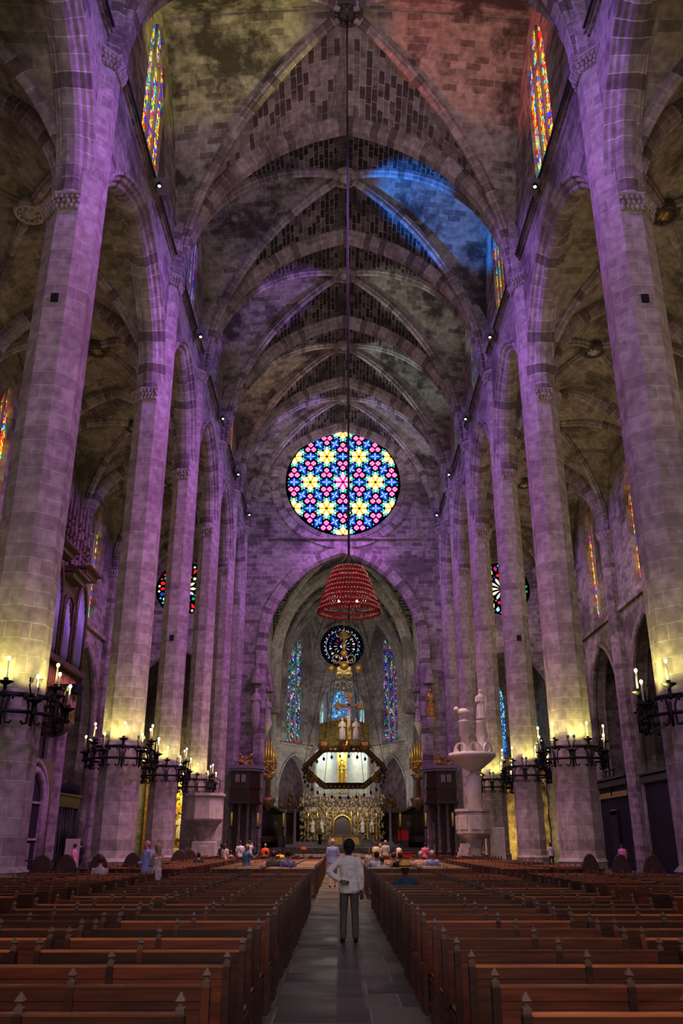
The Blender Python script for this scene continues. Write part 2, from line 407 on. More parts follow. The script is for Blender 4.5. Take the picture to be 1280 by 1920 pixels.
# ------------------------------------------------------------------ floor
m, nt, b = newmat('floor_slabs')
uv = N(nt, 'ShaderNodeUVMap')
br = N(nt, 'ShaderNodeTexBrick'); br.offset = 0.5; br.squash = 0.7; br.squash_frequency = 2
nt.links.new(uv.outputs[0], br.inputs['Vector'])
for k, v in (('Scale', 1.0), ('Mortar Size', 0.012), ('Mortar Smooth', 0.2), ('Brick Width', 1.05), ('Row Height', 0.92)): br.inputs[k].default_value = v
br.inputs['Color1'].default_value = (0.15, 0.132, 0.12, 1); br.inputs['Color2'].default_value = (0.035, 0.031, 0.032, 1); br.inputs['Mortar'].default_value = (0.22, 0.20, 0.18, 1)
tc = N(nt, 'ShaderNodeTexCoord')
n1 = N(nt, 'ShaderNodeTexNoise'); n1.inputs['Scale'].default_value = 1.3; n1.inputs['Detail'].default_value = 6; nt.links.new(tc.outputs['Object'], n1.inputs['Vector'])
c = mixc(nt, 1.0, br.outputs[0], ramp(nt, n1.outputs[0], [(0.3, (0.6, 0.6, 0.6)), (0.7, (1.35, 1.3, 1.25))]), 'MULTIPLY')
nt.links.new(c, b.inputs['Base Color'])
nt.links.new(ramp(nt, n1.outputs[0], [(0.35, (0.34, 0.34, 0.34)), (0.65, (0.62, 0.62, 0.62))]), b.inputs['Roughness']); b.inputs['Specular IOR Level'].default_value = 0.35
bp = N(nt, 'ShaderNodeBump'); bp.inputs['Strength'].default_value = 0.05; bp.inputs['Distance'].default_value = 0.002
nt.links.new(n1.outputs[0], bp.inputs['Height']); nt.links.new(bp.outputs[0], b.inputs['Normal'])
f = MB(); f.add([(-28, -8, 0), (28, -8, 0), (28, 110, 0), (-28, 110, 0)], [[0, 1, 2, 3]]); struct(f.build('floor', 'floor_slabs'))
m2, nt, b = newmat('floor_strip')
uv = N(nt, 'ShaderNodeUVMap'); br = N(nt, 'ShaderNodeTexBrick'); br.offset = 0.0
nt.links.new(uv.outputs[0], br.inputs['Vector'])
for k, v in (('Scale', 1.0), ('Mortar Size', 0.012), ('Brick Width', 1.0), ('Row Height', 0.30)): br.inputs[k].default_value = v
br.inputs['Color1'].default_value = (0.05, 0.045, 0.05, 1); br.inputs['Color2'].default_value = (0.11, 0.10, 0.105, 1); br.inputs['Mortar'].default_value = (0.02, 0.02, 0.02, 1)
nt.links.new(br.outputs[0], b.inputs['Base Color']); b.inputs['Roughness'].default_value = 0.5; b.inputs['Specular IOR Level'].default_value = 0.3
f = MB(); f.add([(-.38, -6, .003), (-.05, -6, .003), (-.05, 70, .003), (-.38, 70, .003)], [[0, 1, 2, 3]]); struct(f.build('floor', 'floor_strip'))

# ------------------------------------------------------------------ nave vault
def bay_cells(x0, x1, y0, y1, zs, zc, n=14, dome=0.0):
    """returns (transverse MB, lateral MB) for a four part vault; ridge slightly domed"""
    T, Lm = MB(), MB(); xc, yc = (x0 + x1) / 2, (y0 + y1) / 2; W, L = (x1 - x0) / 2, (y1 - y0) / 2
    def H(u, v): return zs + (zc - zs) * par(u) + dome * (1 - v * v)
    ns = n
    def arclen(u, h, half):   # approx. arc length from the springing
        t = 0; p = (1.0, par(1.0))
        k = 12
        for i in range(1, k + 1):
            q = (1 + (u - 1) * i / k, par(1 + (u - 1) * i / k)); t += math.hypot((p[0] - q[0]) * half, (p[1] - q[1]) * h); p = q
        return t
    h = zc - zs
    for mb, kind in ((T, 0), (Lm, 1)):
        for sg in (-1, 1):
            vs = []; uv = []
            for j in range(n + 1):
                v = j / n
                for i in range(2 * ns + 1):
                    s = (i - ns) / ns; sa = math.sin(abs(s) * PI / 2) * (1 if s >= 0 else -1)
                    u = abs(sa) * v
                    if kind == 0: p = (xc + sa * v * W, yc + sg * v * L, H(u, v)); al = arclen(u, h, W) * (1 if s >= 0 else -1); q = (sg * v * L, al)
                    else: p = (xc + sg * v * W, yc + sa * v * L, H(u, v)); al = arclen(u, h, L) * (1 if s >= 0 else -1); q = (sg * v * W, al)
                    vs.append(p); uv.append(q)
            fs = []; uvs = []; m = 2 * ns + 1
            for j in range(n):
                for i in range(m - 1):
                    q = [j * m + i, j * m + i + 1, (j + 1) * m + i + 1, (j + 1) * m + i]
                    fs.append(q); uvs.append([uv[a] for a in q])
            mb.add(vs, fs, uvs, sm=True)
    return T, Lm
def merged(a, b):
    k = len(a.v); a.v += b.v; a.f += [[i + k for i in f] for f in b.f]; a.uv += b.uv; a.mi += [1] * len(b.f); a.sm += b.sm
    return a
RIBP = [(-.26, .20), (-.26, -.10), (-.17, -.16), (-.13, -.30), (0, -.38), (.13, -.30), (.17, -.16), (.26, -.10), (.26, .20)]
BIGP = [(-.62, .30), (-.62, -.22), (-.52, -.30), (-.46, -.52), (-.34, -.60), (-.26, -.74), (.26, -.74), (.34, -.60), (.46, -.52), (.52, -.30), (.62, -.22), (.62, .30)]
def diag_rib(x0, x1, y0, y1, zs, zc, sx, sy, prof, dome=0.0, sc=1.0, hole=0.0):
    xc, yc = (x0 + x1) / 2, (y0 + y1) / 2; W, L = (x1 - x0) / 2, (y1 - y0) / 2
    pts = []; r = 1.3; A = math.acos(.3 / r)
    for k in range(19):
        an = A * k / 18; u = r * math.cos(an) - .3
        u = max(u, hole)
        pts.append(Vector((xc + sx * u * W, yc + sy * u * L, zs + (zc - zs) * par(u) + dome * (1 - u * u))))
    d = Vector((sx * W, sy * L, 0)).normalized(); side = d.cross(Vector((0, 0, 1))).normalized()
    fr = []
    for i in range(len(pts)):
        t = (pts[min(18, i + 1)] - pts[max(0, i - 1)]).normalized() if (pts[min(18, i + 1)] - pts[max(0, i - 1)]).length > 1e-6 else -d
        o = side.cross(t).normalized()
        if o.z < 0 or (abs(o.z) < .2 and o.dot(d) < 0): o = -o
        fr.append((side, o))
    mb = MB(); mb.sweep(pts, fr, [(a * sc, b * sc) for a, b in prof]); return mb
def boss(name, label, loc, r, mat, face_mat, group, carve=10):
    t = thing(name, label, 'vault boss', loc, 0, group)
    b1 = MB(); b1.lathe([(r * .72, .5), (r * .9, .28), (r, .05), (r, -.22), (r * .9, -.30)], 20, cap=True); b1.build('drum', mat, t)
    b2 = MB(); b2.lathe([(r * .92, -.28), (r * .92, -.36), (r * .78, -.38), (r * .74, -.32)], 20, cap=False)
    for k in range(carve): 
        a = 2 * PI * k / carve; b2.sphere((math.cos(a) * r * .62, math.sin(a) * r * .62, -.34), r * .13, 5)
    b2.build('rim', mat, t)
    b3 = MB(); b3.lathe([(r * .74, -.31), (.01, -.33)], 20)
    b3.sphere((0, r * .1, -.36), r * .2, 6, sc=(1, 1.3, .6)); b3.sphere((0, -r * .22, -.36), r * .28, 6, sc=(.8, 1.1, .5))
    b3.build('carving', face_mat, t)
    return t

BAYN = ['first', 'second', 'third', 'fourth', 'fifth', 'sixth', 'seventh']
for i in range(len(YB) - 1):
    y0, y1 = YB[i], YB[i + 1]
    T, Lm = bay_cells(-WX, WX, y0, y1, ZS, ZC, dome=DOME)
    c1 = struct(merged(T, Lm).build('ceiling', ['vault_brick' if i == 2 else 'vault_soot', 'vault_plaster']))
    for sx in (-1, 1):
        for sy in (-1, 1):
            o = diag_rib(-WX + .25, WX - .25, y0 + .1, y1 - .1, ZS, ZC, sx, sy, RIBP, DOME, 1.0, 0.05).build('vault_rib', 'arch_stone', c1)
    if i > 0 or True:
        boss('vault_boss', 'round carved keystone in the crown of nave vault bay %s from the camera' % BAYN[i], (0, (y0 + y1) / 2, ZC + DOME), 0.85, 'carved_stone' if i != 2 else 'dark_stone', 'pale_stone' if i != 2 else 'dark_stone', 'keystones of the nave vault')
for i, y in enumerate(YB):
    mb = MB(); q_ = WX + (.12 if i < 4 else .32); pts = [(-q_, ZS - .3)] + arch_pts(q_, ZS, ZC - ZS + .28, 16) + [(q_, ZS - .3)]
    arch_sweep(mb, pts, lambda a, b, y=y: (a, y, b), Vector((0, 1, 0)), BIGP)
    o = mb.build('transverse_arch', 'arch_stone')
    tag(o, 'wide pointed stone arch across the nave at pier pair %s from the camera' % ['zero', 'one', 'two', 'three', 'four', 'five', 'six', 'seven'][i] if 0 < i < 7 else ('wide pointed stone arch against the rose window wall' if i == 7 else 'wide pointed stone arch overhead behind the top of the frame'), 'arch', 'transverse arches of the nave')

# ------------------------------------------------------------------ clerestory and arcade walls
def lancet(cx, hw, z0, zs, z1, n=8):
    a = arch_pts(hw, zs, z1 - zs, n, 0.45)
    return [(cx + x, z) for x, z in a] + [(cx + hw, z0), (cx - hw, z0)]
CWIN = {}    # bay -> (centre y, half width, z0, zspring, z1)
for i in range(len(YB) - 1):
    yc = (YB[i] + YB[i + 1]) / 2
    CWIN[i] = (yc, 1.75 if i == 2 else 1.3, 31.9, 37.2, 40.2)
for s in (-1, 1):
    w = MB(); X0, X1 = s * WX, s * (WX + 1.0)
    for i in range(len(YB) - 1):
        y0, y1 = YB[i], YB[i + 1]; yc = (y0 + y1) / 2; hw = (y1 - y0) / 2 - .4
        top = arch_pts((y1 - y0) / 2, ZS, ZC - ZS + .5, 10)
        outer = [(y0, AS - .6), (y0 + .4, AS - .6)] + [(yc + a, z) for a, z in arch_pts(hw, AS, 6.0, 12, .25)] + [(y1 - .4, AS - .6), (y1, AS - .6), (y1, 43), (y0, 43)]
        win = lancet(*CWIN[i])
        w.slab(outer, [win], lambda a, b: (X0, a, b), lambda a, b: (X1, a, b))
    struct(w.build('wall_' + sidename(s), 'wall_stone'))
    # arcade mouldings
    for i in range(len(YB) - 1):
        y0, y1 = YB[i], YB[i + 1]; yc = (y0 + y1) / 2; hw = (y1 - y0) / 2 - (.50 if i < 3 else .30)
        mb = MB(); pts = [(-hw, AS - .3)] + arch_pts(hw, AS, 6.1, 14, .25) + [(hw, AS - .3)]
        prof = [(-.68, .14), (-.68, 0.0), (-.56, -.04), (-.50, -.20), (-.36, -.24), (-.30, -.42), (-.14, -.50), (.14, -.50), (.30, -.42), (.36, -.24), (.50, -.20), (.56, -.04), (.68, 0.0), (.68, .14)]
        arch_sweep(mb, pts, lambda a, b: (s * (WX + .5), yc + a, b), Vector((1, 0, 0)), prof)
        o = mb.build('arcade_arch', 'arch_stone')
        tag(o, 'moulded pointed arch of the %s arcade in bay %s from the camera' % (sidename(s), BAYN[i]), 'arch', 'arcade arches beside the nave')
    # string course with black cable
    tr = MB(); tr.box((s * (WX - .10), 40.5, 31.15), (.24, 73, .22)); tr.box((s * (WX - .05), 40.5, 30.95), (.14, 73, .2)); struct(tr.build('trim_%d' % (1 if s < 0 else 2), 'wall_stone'))
    cb = MB()
    for i in range(1, len(YB) - 1):
        cb.tube([(s * (WX - .30), YB[i] + .9, 31.0), (s * (WX - .30), YB[i + 1] - .9, 31.0)], .06, 6)
    tag(cb.build('power_cable', 'cable'), 'black cable run along the string course of the %s nave wall' % sidename(s), 'cable')

# clerestory windows
RED, YEL, BLU, GRN, WHT, TUR, ORG, VIO = (0.85, .02, .02), (1, .62, .03), (.02, .04, .95), (.02, .45, .12), (.9, .9, .8), (.05, .65, .7), (1, .25, .01), (.35, .06, .75)
glass('glass_mixed', [YEL, ORG, RED, BLU, YEL, TUR, GRN, ORG, BLU, YEL], 1.9, 6.5, .016, .6)
glass('glass_hot', [RED, YEL, ORG, RED, YEL, BLU, YEL, RED, TUR, ORG], 2.1, 6.0, .016, .6)
glass('glass_cool', [TUR, BLU, YEL, TUR, ORG, GRN, VIO, BLU], 1.6, 6.5, .016, .6)
glass('glass_violet', [VIO, (.3, .25, 1), BLU, (.5, .4, 1)], 1.3, 5.0, .015, .5)
glass('glass_dark', [BLU, VIO, (.5, .45, .6), (.06, .12, .3), (.02, .03, .2), GRN, (.02, .05, .12), (.55, .5, .55), RED, (.02, .1, .3)], 0.8, 4.6, .03, .7)
glass('glass_teal', [TUR, (.5, .75, .75), GRN, VIO, (.03, .1, .1), BLU, WHT, (.02, .06, .08), RED, (.05, .3, .4)], 0.8, 4.6, .03, .7)
glass('glass_pale', [(.45, .85, .8), (.6, .95, .85), (.35, .75, .85), (.5, .8, .7), (.7, .95, .9)], 1.0, 4.5, .012, .3)
glass('glass_blue', [(.05, .3, .9), (.1, .6, .9), (.02, .15, .8), (.3, .8, .85), (.02, .1, .6)], 1.0, 5, .02, .7)
wn = [0]
def window(cx, hw, z0, zs, z1, to3, nrm, mat, mull=2, depth=.35, glow=1.0, frame_mat='window_stone'):
    """to3(a, z, d) maps window plane; d = depth into the wall"""
    wn[0] += 1
    pane = MB(); pane.poly(lancet(cx, hw, z0, zs, z1), [], lambda a, b: to3(a, b, depth))
    fr = MB(); nl = mull + 1; lw = 2 * hw / nl
    for k in range(1, nl):
        a = cx - hw + lw * k; h = zs + (z1 - zs) * par(abs(a - cx) / hw, .45)
        fr.tube([to3(a, z0, depth - .12), to3(a, h, depth - .12)], .10, 6)
    for k in range(nl):     # small pointed heads of the lights and a ring above
        ac = cx - hw + lw * (k + .5)
        hp = [(ac + x, z) for x, z in arch_pts(lw / 2, zs - .3, lw * .8, 5)]
        fr.tube([to3(x, z, depth - .12) for x, z in hp], .05, 5)
    if mull:
        rr = lw * .42; fr.tube([to3(cx + rr * math.cos(q * PI / 5), zs + (z1 - zs) * .42 + rr * math.sin(q * PI / 5), depth - .12) for q in range(10)], .05, 5, closed=True)
    o = pane.build('window_%d' % wn[0], mat); struct(o)
    fr.build('mullion', frame_mat, o)
    return o
sel = {(-1, 2): 'glass_mixed', (1, 2): 'glass_hot', (-1, 3): 'glass_violet', (1, 3): 'glass_mixed', (-1, 4): 'glass_violet', (1, 4): 'glass_cool', (-1, 5): 'glass_hot', (1, 5): 'glass_cool'}
for s in (-1, 1):
    for i in range(1, len(YB) - 1):
        window(*CWIN[i], lambda a, z, d: (s * (WX + d * .5), a, z), None, sel.get((s, i), 'glass_cool'), 2)

# lamp boxes on the string course
def lamp_box(loc, s, label, aisle=False):
    t = thing('floodlight', label, 'lamp', loc, 0, 'floodlights on the nave string course')
    b1 = MB(); b1.box((0, 0, .1), (.55, .9, .32), bev=.03); b1.build('housing', 'lamp_box', t)
    b2 = MB(); b2.tube([(0, -.5, -.05), (0, -.5, -.3)], .03, 5); b2.lathe([(.02,.16),(.12,.12),(.15,-.04)],8,(0,-.62,-.42)); b2.build('lamp_head', 'iron', t)
    b3 = MB(); b3.sphere((-s * .04, -.66, -.46), .07, 7); b3.build('bulb', 'bulb_white', t)
for s in (-1, 1):
    for k, y in enumerate((32.2, 44.9, 55.6, 65.6, 75.0)):
        lamp_box((s * (WX - .55), y, 30.75), s, 'grey floodlight box on the %s string course, %s from the camera' % (sidename(s), ORD[k]))

# ------------------------------------------------------------------ piers
def octring(r, n=8, rot=PI / 8): return [(r * math.cos(rot + 2 * PI * k / n), r * math.sin(rot + 2 * PI * k / n)) for k in range(n)]
def octprism(mb, r0, r1, z0, z1, mi=0, c=(0, 0), cap=True):
    a = octring(r0); b_ = octring(r1)
    mb.add([(c[0] + x, c[1] + y, z0) for x, y in a] + [(c[0] + x, c[1] + y, z1) for x, y in b_],
           [[k, (k + 1) % 8, 8 + (k + 1) % 8, 8 + k] for k in range(8)] + ([list(range(8, 16)), list(range(8))[::-1]] if cap else []), None, mi)
def capital(mb, R, z, a0, a1, h=.62, seed=1):
    """foliage band on part of the octagon from angle a0 to a1"""
    r_ = random.Random(seed)
    n = 8; 
    mb.lathe([(R, 0), (R + .05, .05), (R + .02, .1), (R + .06, h * .5), (R + .16, h * .8), (R + .24, h * .85), (R + .24, h), (R, h + .05)], max(2, round((a1 - a0) / (PI / 4))), (0, 0, z), 0, False, a0, a1)
    m = int((a1 - a0) * R / .16)
    for k in range(m):
        for row in range(3):
            a = a0 + (a1 - a0) * (k + .5 + .3 * (row % 2)) / m
            da = ((a - PI / 8) % (PI / 4)) - PI / 8; rr = (R + .05 + .05 * row) * math.cos(PI / 8) / math.cos(da)
            mb.sphere((rr * math.cos(a), rr * math.sin(a), z + .12 + h * .27 * row), .075 + r_.random() * .035, 4, sc=(1, 1, 1.1 + r_.random() * .5))
PR = 1.0
for s in (-1, 1):
    for i, y in enumerate(YB):
        if i == 0: continue
        half = (i == 7)
        lab = ('octagonal stone pier in the %s row, %s from the camera' % (sidename(s), ORD[i - 1])) if not half else 'half pier in the %s corner of the rose window wall' % sidename(s)
        if i == 1: lab = 'octagonal stone pier beyond the %s edge of the picture beside the near pews' % sidename(s)
        t = thing('stone_pier', lab, 'pillar', (s * PX, y, 0), 0, 'piers of the nave')
        R = {1: 1.0, 2: .97, 3: .90}.get(i, .76)
        sh = MB(); octprism(sh, R, R * .985, 1.1, AS + .4); octprism(sh, R * .985, R * .97, AS + .4, ZS - .3)
        sh.build('shaft', 'pier_stone', t)
        ba = MB(); octprism(ba, R * 1.22, R * 1.22, 0, .55); octprism(ba, R * 1.22, R * 1.12, .55, .66); octprism(ba, R * 1.12, R * 1.10, .66, 1.0); octprism(ba, R * 1.16, R * 1.02, 1.0, 1.14)
        ba.build('base', 'pier_stone', t)
        # nave capital (front three faces) and aisle capital (back faces)
        f0 = 0 if s < 0 else PI
        c1 = MB(); capital(c1, R * .99, ZS - .75, f0 - PI * 3 / 8 - PI / 4, f0 + PI * 3 / 8 + PI / 4, .66, i); c1.build('upper_capital', 'carved_stone', t)
        c2 = MB(); f1 = f0 + PI; capital(c2, R * 1.0, AS - .55, f1 - PI * 5 / 8 , f1 + PI * 5 / 8, .62, i + 20); c2.build('lower_capital', 'carved_stone', t)
        if i in (1, 2, 4):
            nb = MB(); nb.box((0, -R * .93, 18.6 if i == 2 else 12.5), (.24, .12, .3)); nb.build('socket_box', 'void', t)

# ------------------------------------------------------------------ aisles
AX0, AX1 = WX + .5, OX
for s in (-1, 1):
    for i in range(len(YB) - 1):
        y0, y1 = YB[i], YB[i + 1]
        a, b_ = (AX0, AX1) if s > 0 else (-AX1, -AX0)
        T, Lm = bay_cells(a, b_, y0, y1, AS, AC, 10, dome=.1)
        c1 = struct(merged(T, Lm).build('ceiling', 'aisle_stone'))
        for sx in (-1, 1):
            for sy in (-1, 1):
                o = diag_rib(a + .1, b_ - .1, y0 + .1, y1 - .1, AS, AC, sx, sy, RIBP, .1, .85, .08).build('vault_rib', 'arch_stone', c1)
        boss('vault_boss', 'round painted keystone in the %s aisle vault, bay %s from the camera' % (sidename(s), BAYN[i]), (s * (AX0 + AX1) / 2, (y0 + y1) / 2, AC), .72, 'dark_stone' if not (s < 0 and i == 2) else 'pale_stone', 'dull_gold' if (s, i) in ((1, 2), (-1, 3)) else 'pale_stone', 'keystones of the aisle vaults')
    for i, y in enumerate(YB):
        mb = MB(); hw = (AX1 - AX0) / 2 - .3; xc = s * (AX0 + AX1) / 2
        pts = arch_pts(hw, AS, AC - AS - .15, 12)
        arch_sweep(mb, pts, lambda p, q: (xc + p, y, q), Vector((0, 1, 0)), [(p * .62, q * .62) for p, q in BIGP])
        o = mb.build('transverse_arch', 'arch_stone')
        tag(o, 'pointed stone arch across the %s aisle, %s from the camera' % (sidename(s), ORD[i]), 'arch', 'transverse arches of the aisles')
        # respond shaft on the outer wall
        rs = MB(); octprism(rs, .62, .60, 0, AS - .5, c=(0, 0)); rs.box((s * .4, 0, 11), (.8, .9, 22)); 
        t = thing('wall_shaft', 'octagonal stone shaft on the outer wall of the %s aisle, %s from the camera' % (sidename(s), ORD[i]), 'pillar', (s * (OX - .15), y, 0), 0, 'wall shafts of the aisles')
        rs.build('shaft', 'aisle_stone', t)
        cp = MB(); capital(cp, .60, AS - .6, 0, 2 * PI, .5, i + 40); cp.build('capital', 'carved_stone', t)

# outer walls: tall window above, chapel arch below
for s in (-1, 1):
    w = MB()
    for i in range(len(YB) - 1):
        y0, y1 = YB[i], YB[i + 1]; yc = (y0 + y1) / 2; hw = (y1 - y0) / 2 - 1.3
        outer = [(y0, 0), (yc - hw, 0)] + [(yc + a, z) for a, z in arch_pts(hw, 10.5, 5.0, 10, .35)] + [(yc + hw, 0), (y1, 0), (y1, 30), (y0, 30)]
        win = lancet(yc, 1.0, 17.6, 23.6, 26.3)
        w.slab(outer, [win], lambda a, b: (s * OX, a, b), lambda a, b: (s * (OX + .9), a, b))
    struct(w.build('wall_outer_' + sidename(s), 'aisle_stone'))
    for i in range(1, len(YB) - 1):
        yc = (YB[i] + YB[i + 1]) / 2; hw = (YB[i + 1] - YB[i]) / 2 - 1.3
        window(yc, 1.0, 17.6, 23.6, 26.3, lambda a, z, d: (s * (OX + d), a, z), None, 'glass_mixed' if (s < 0) ^ (i == 3) else 'glass_hot', 1)
        mb = MB(); pts = [(-hw, .2)] + arch_pts(hw, 10.5, 5.0, 12, .35) + [(hw, .2)]
        arch_sweep(mb, pts, lambda a, b: (s * OX, yc + a, b), Vector((1, 0, 0)), [(-.22, .30), (-.22, 0), (-.1, -.12), (.1, -.12), (.22, 0), (.22, .30)])
        tag(mb.build('chapel_arch', 'aisle_stone'), 'pointed chapel arch in the %s outer wall, bay %s from the camera' % (sidename(s), BAYN[i]), 'arch', 'chapel arches in the outer walls')
    # cornice under the windows, chapel back walls and partitions
    tr = MB(); tr.box((s * (OX - .12), 42, 16.9), (.3, 70, .3)); struct(tr.build('trim_%d' % (3 if s < 0 else 4), 'aisle_stone'))
    bk = MB(); bk.box((s * 26.2, 40, 8), (.4, 78, 16))
    for y in YB: bk.box((s * 23.2, y, 8), (6, 1.0, 16))
    bk.box((s * 23.2, 40, 16.2), (6.2, 78, .4)); struct(bk.build('wall_chapel_' + sidename(s), 'wall_stone'))

# ------------------------------------------------------------------ end wall with the great rose
RZ, RR = 35.0, 5.65
def circ(cx, cz, r, n=48): return [(cx + r * math.cos(2 * PI * k / n), cz + r * math.sin(2 * PI * k / n)) for k in range(n)]
AHW = 7.15
ew = MB()
archo = arch_pts(AHW, 18.6, 8.7, 14, .3)
outer = [(-WX - .9, 0), (-AHW, 0)] + archo + [(AHW, 0), (WX + .9, 0), (WX + .9, 43), (-WX - .9, 43)]
ew.slab(outer, [circ(0, RZ, RR + .45)], lambda a, b: (a, YEND, b), lambda a, b: (a, YEND + 1.1, b))
struct(ew.build('wall_end', 'wall_stone'))
rr = MB()
rr.lathe([(RR + .02, .9), (RR + .05, .35), (RR + .22, .30), (RR + .30, .15), (RR + .42, .12), (RR + .48, -.05), (RR + .62, -.08), (RR + .66, .0)], 64, M=Matrix.Translation((0, YEND, RZ)) @ Matrix.Rotation(-PI / 2, 4, 'X'), cap=False)
rr.lathe([(RR + .66, 0), (RR + .70, -.03), (RR + 1.3, -.03), (RR + 1.36, -.10), (RR + 1.5, -.10), (RR + 1.52, 0)], 64, M=Matrix.Translation((0, YEND, RZ)) @ Matrix.Rotation(-PI / 2, 4, 'X'), cap=False)
struct(rr.build('trim_5', 'arch_stone'))
tr = MB(); tr.box((0, YEND - .12, 28.85), (14.0, .3, .16)); tr.box((-7, YEND - .08, 29.9), (.16, .16, 2.2)); tr.box((7, YEND - .08, 29.9), (.16, .16, 2.2)); struct(tr.build('trim_6', 'wall_stone'))
mb = MB(); pts = [(-AHW, .2)] + archo + [(AHW, .2)]
arch_sweep(mb, pts, lambda a, b: (a, YEND, b), Vector((0, 1, 0)), [(-.16, .75), (-.16, .1), (-.05, 0), (.1, -.15), (.5, -.2), (.9, -.1), (1.0, .75)])
tag(mb.build('chancel_arch', 'arch_stone'), 'great pointed stone arch opening into the chancel under the rose window', 'arch')
# aisle end walls with small roses
for s in (-1, 1):
    w = MB()
    xs = [s * (WX + .9), s * (OX + .2)]; xl, xr = min(xs), max(xs); xc = s * 15.0
    outer = [(xl, 0), (xc - 3.8, 0)] + [(xc + a, z) for a, z in arch_pts(3.8, 13.5, 4.6, 8, .3)] + [(xc + 3.8, 0), (xr, 0), (xr, 30), (xl, 30)]
    w.slab(outer, [circ(xc, 24.0, 2.62, 36)], lambda a, b: (a, YEND, b), lambda a, b: (a, YEND + .8, b))
    struct(w.build('wall_end_' + sidename(s), 'wall_stone'))
    ch = MB(); hx = 4.8; LX = (-2.6, .8, 4.0)
    ch.slab([(xc - hx, 0), (xc + hx, 0), (xc + hx, 20), (xc - hx, 20)], ([lancet(xc + s * q, .5, 5.5, 15, 16.6) for q in LX] if s > 0 else []), lambda a, b: (a, 87, b), lambda a, b: (a, 87.5, b))
    for q in (-1, 1): ch.box((xc + q * (hx + .1), 82.4, 10), (.3, 9.4, 20))
    ch.box((xc, 82.4, 19.5), (10, 9.6, .3)); struct(ch.build('wall_side_chapel_' + sidename(s), 'apse_stone'))
    for q in (LX if s > 0 else ()): window(xc + s * q, .5, 5.5, 15, 16.6, lambda a, z, d: (a, 87 + d, z), None, 'glass_blue', 0)

# glass pieces of the great rose: six-petalled flowers on a triangular lattice
def emis(name, col, e):
    m = plain(name, col, .4, emit=e); return m
emis('rose_cream', (1.0, .92, .50), 1.25); emis('rose_blue', (.015, .08, .70), .55); emis('rose_sky', (.30, .68, 1.0), 1.1)
emis('rose_teal', (.02, .62, .50), .8); emis('rose_pink', (.70, .03, .33), .6); emis('rose_blush', (1.0, .60, .75), 1.0); emis('rose_gold', (.80, .55, .03), .55)
emis('rose_white', (.8, .85, .95), .7); emis('rose_red', (.9, .02, .03), .8); emis('rose_green', (.02, .55, .12), .6)
RM = ['rose_cream', 'rose_blue', 'rose_sky', 'rose_teal', 'rose_pink', 'rose_blush', 'rose_gold', 'rose_white', 'rose_red', 'rose_green']
class Rose:
    def __init__(s, cx, cz, y, R): s.mb = MB(); s.cx, s.cz, s.y, s.R = cx, cz, y, R
    def pg(s, pts, mi, d=0.0):
        if any(math.hypot(*p) > s.R * .985 for p in pts):
            c = (sum(p[0] for p in pts) / len(pts), sum(p[1] for p in pts) / len(pts))
            if math.hypot(*c) > s.R * .97: return
            q = []
            for p in pts:
                r = math.hypot(*p); q.append((p[0] * s.R * .985 / r, p[1] * s.R * .985 / r) if r > s.R * .985 else p)
            pts = q
        s.mb.add([(s.cx + a, s.y - d, s.cz + b) for a, b in pts], [list(range(len(pts)))], None, mi)
    def disc(s, x, z, r, mi, n=8, d=0.0): s.pg([(x + r * math.cos(2 * PI * k / n), z + r * math.sin(2 * PI * k / n)) for k in range(n)], mi, d)
    def drop(s, x, z, a, l, w, mi, d=0.0):
        c, t = math.cos(a), math.sin(a); P = [(0, 0), (l * .45, w * .62), (l * .75, w), (l, w * .6), (l * 1.08, 0), (l, -w * .6), (l * .75, -w), (l * .45, -w * .62)]
        s.pg([(x + p * c - q * t, z + p * t + q * c) for p, q in P], mi, d)
    def kite(s, x, z, a, l, w, mi, d=0.0, k=.55):
        c, t = math.cos(a), math.sin(a); P = [(0, 0), (l * k, w), (l, 0), (l * k, -w)]
        s.pg([(x + p * c - q * t, z + p * t + q * c) for p, q in P], mi, d)
    def tri(s, x, z, a, r, mi, d=0.0): s.pg([(x + r * math.cos(a + 2 * PI * k / 3), z + r * math.sin(a + 2 * PI * k / 3)) for k in range(3)], mi, d)
R_ = Rose(0, RZ, YEND + .55, RR); d_ = .57 * RR
lat = []
for i in range(-5, 6):
    for j in range(-4, 5): lat.append((d_ * (i + j * .5), d_ * j * math.sqrt(3) / 2))
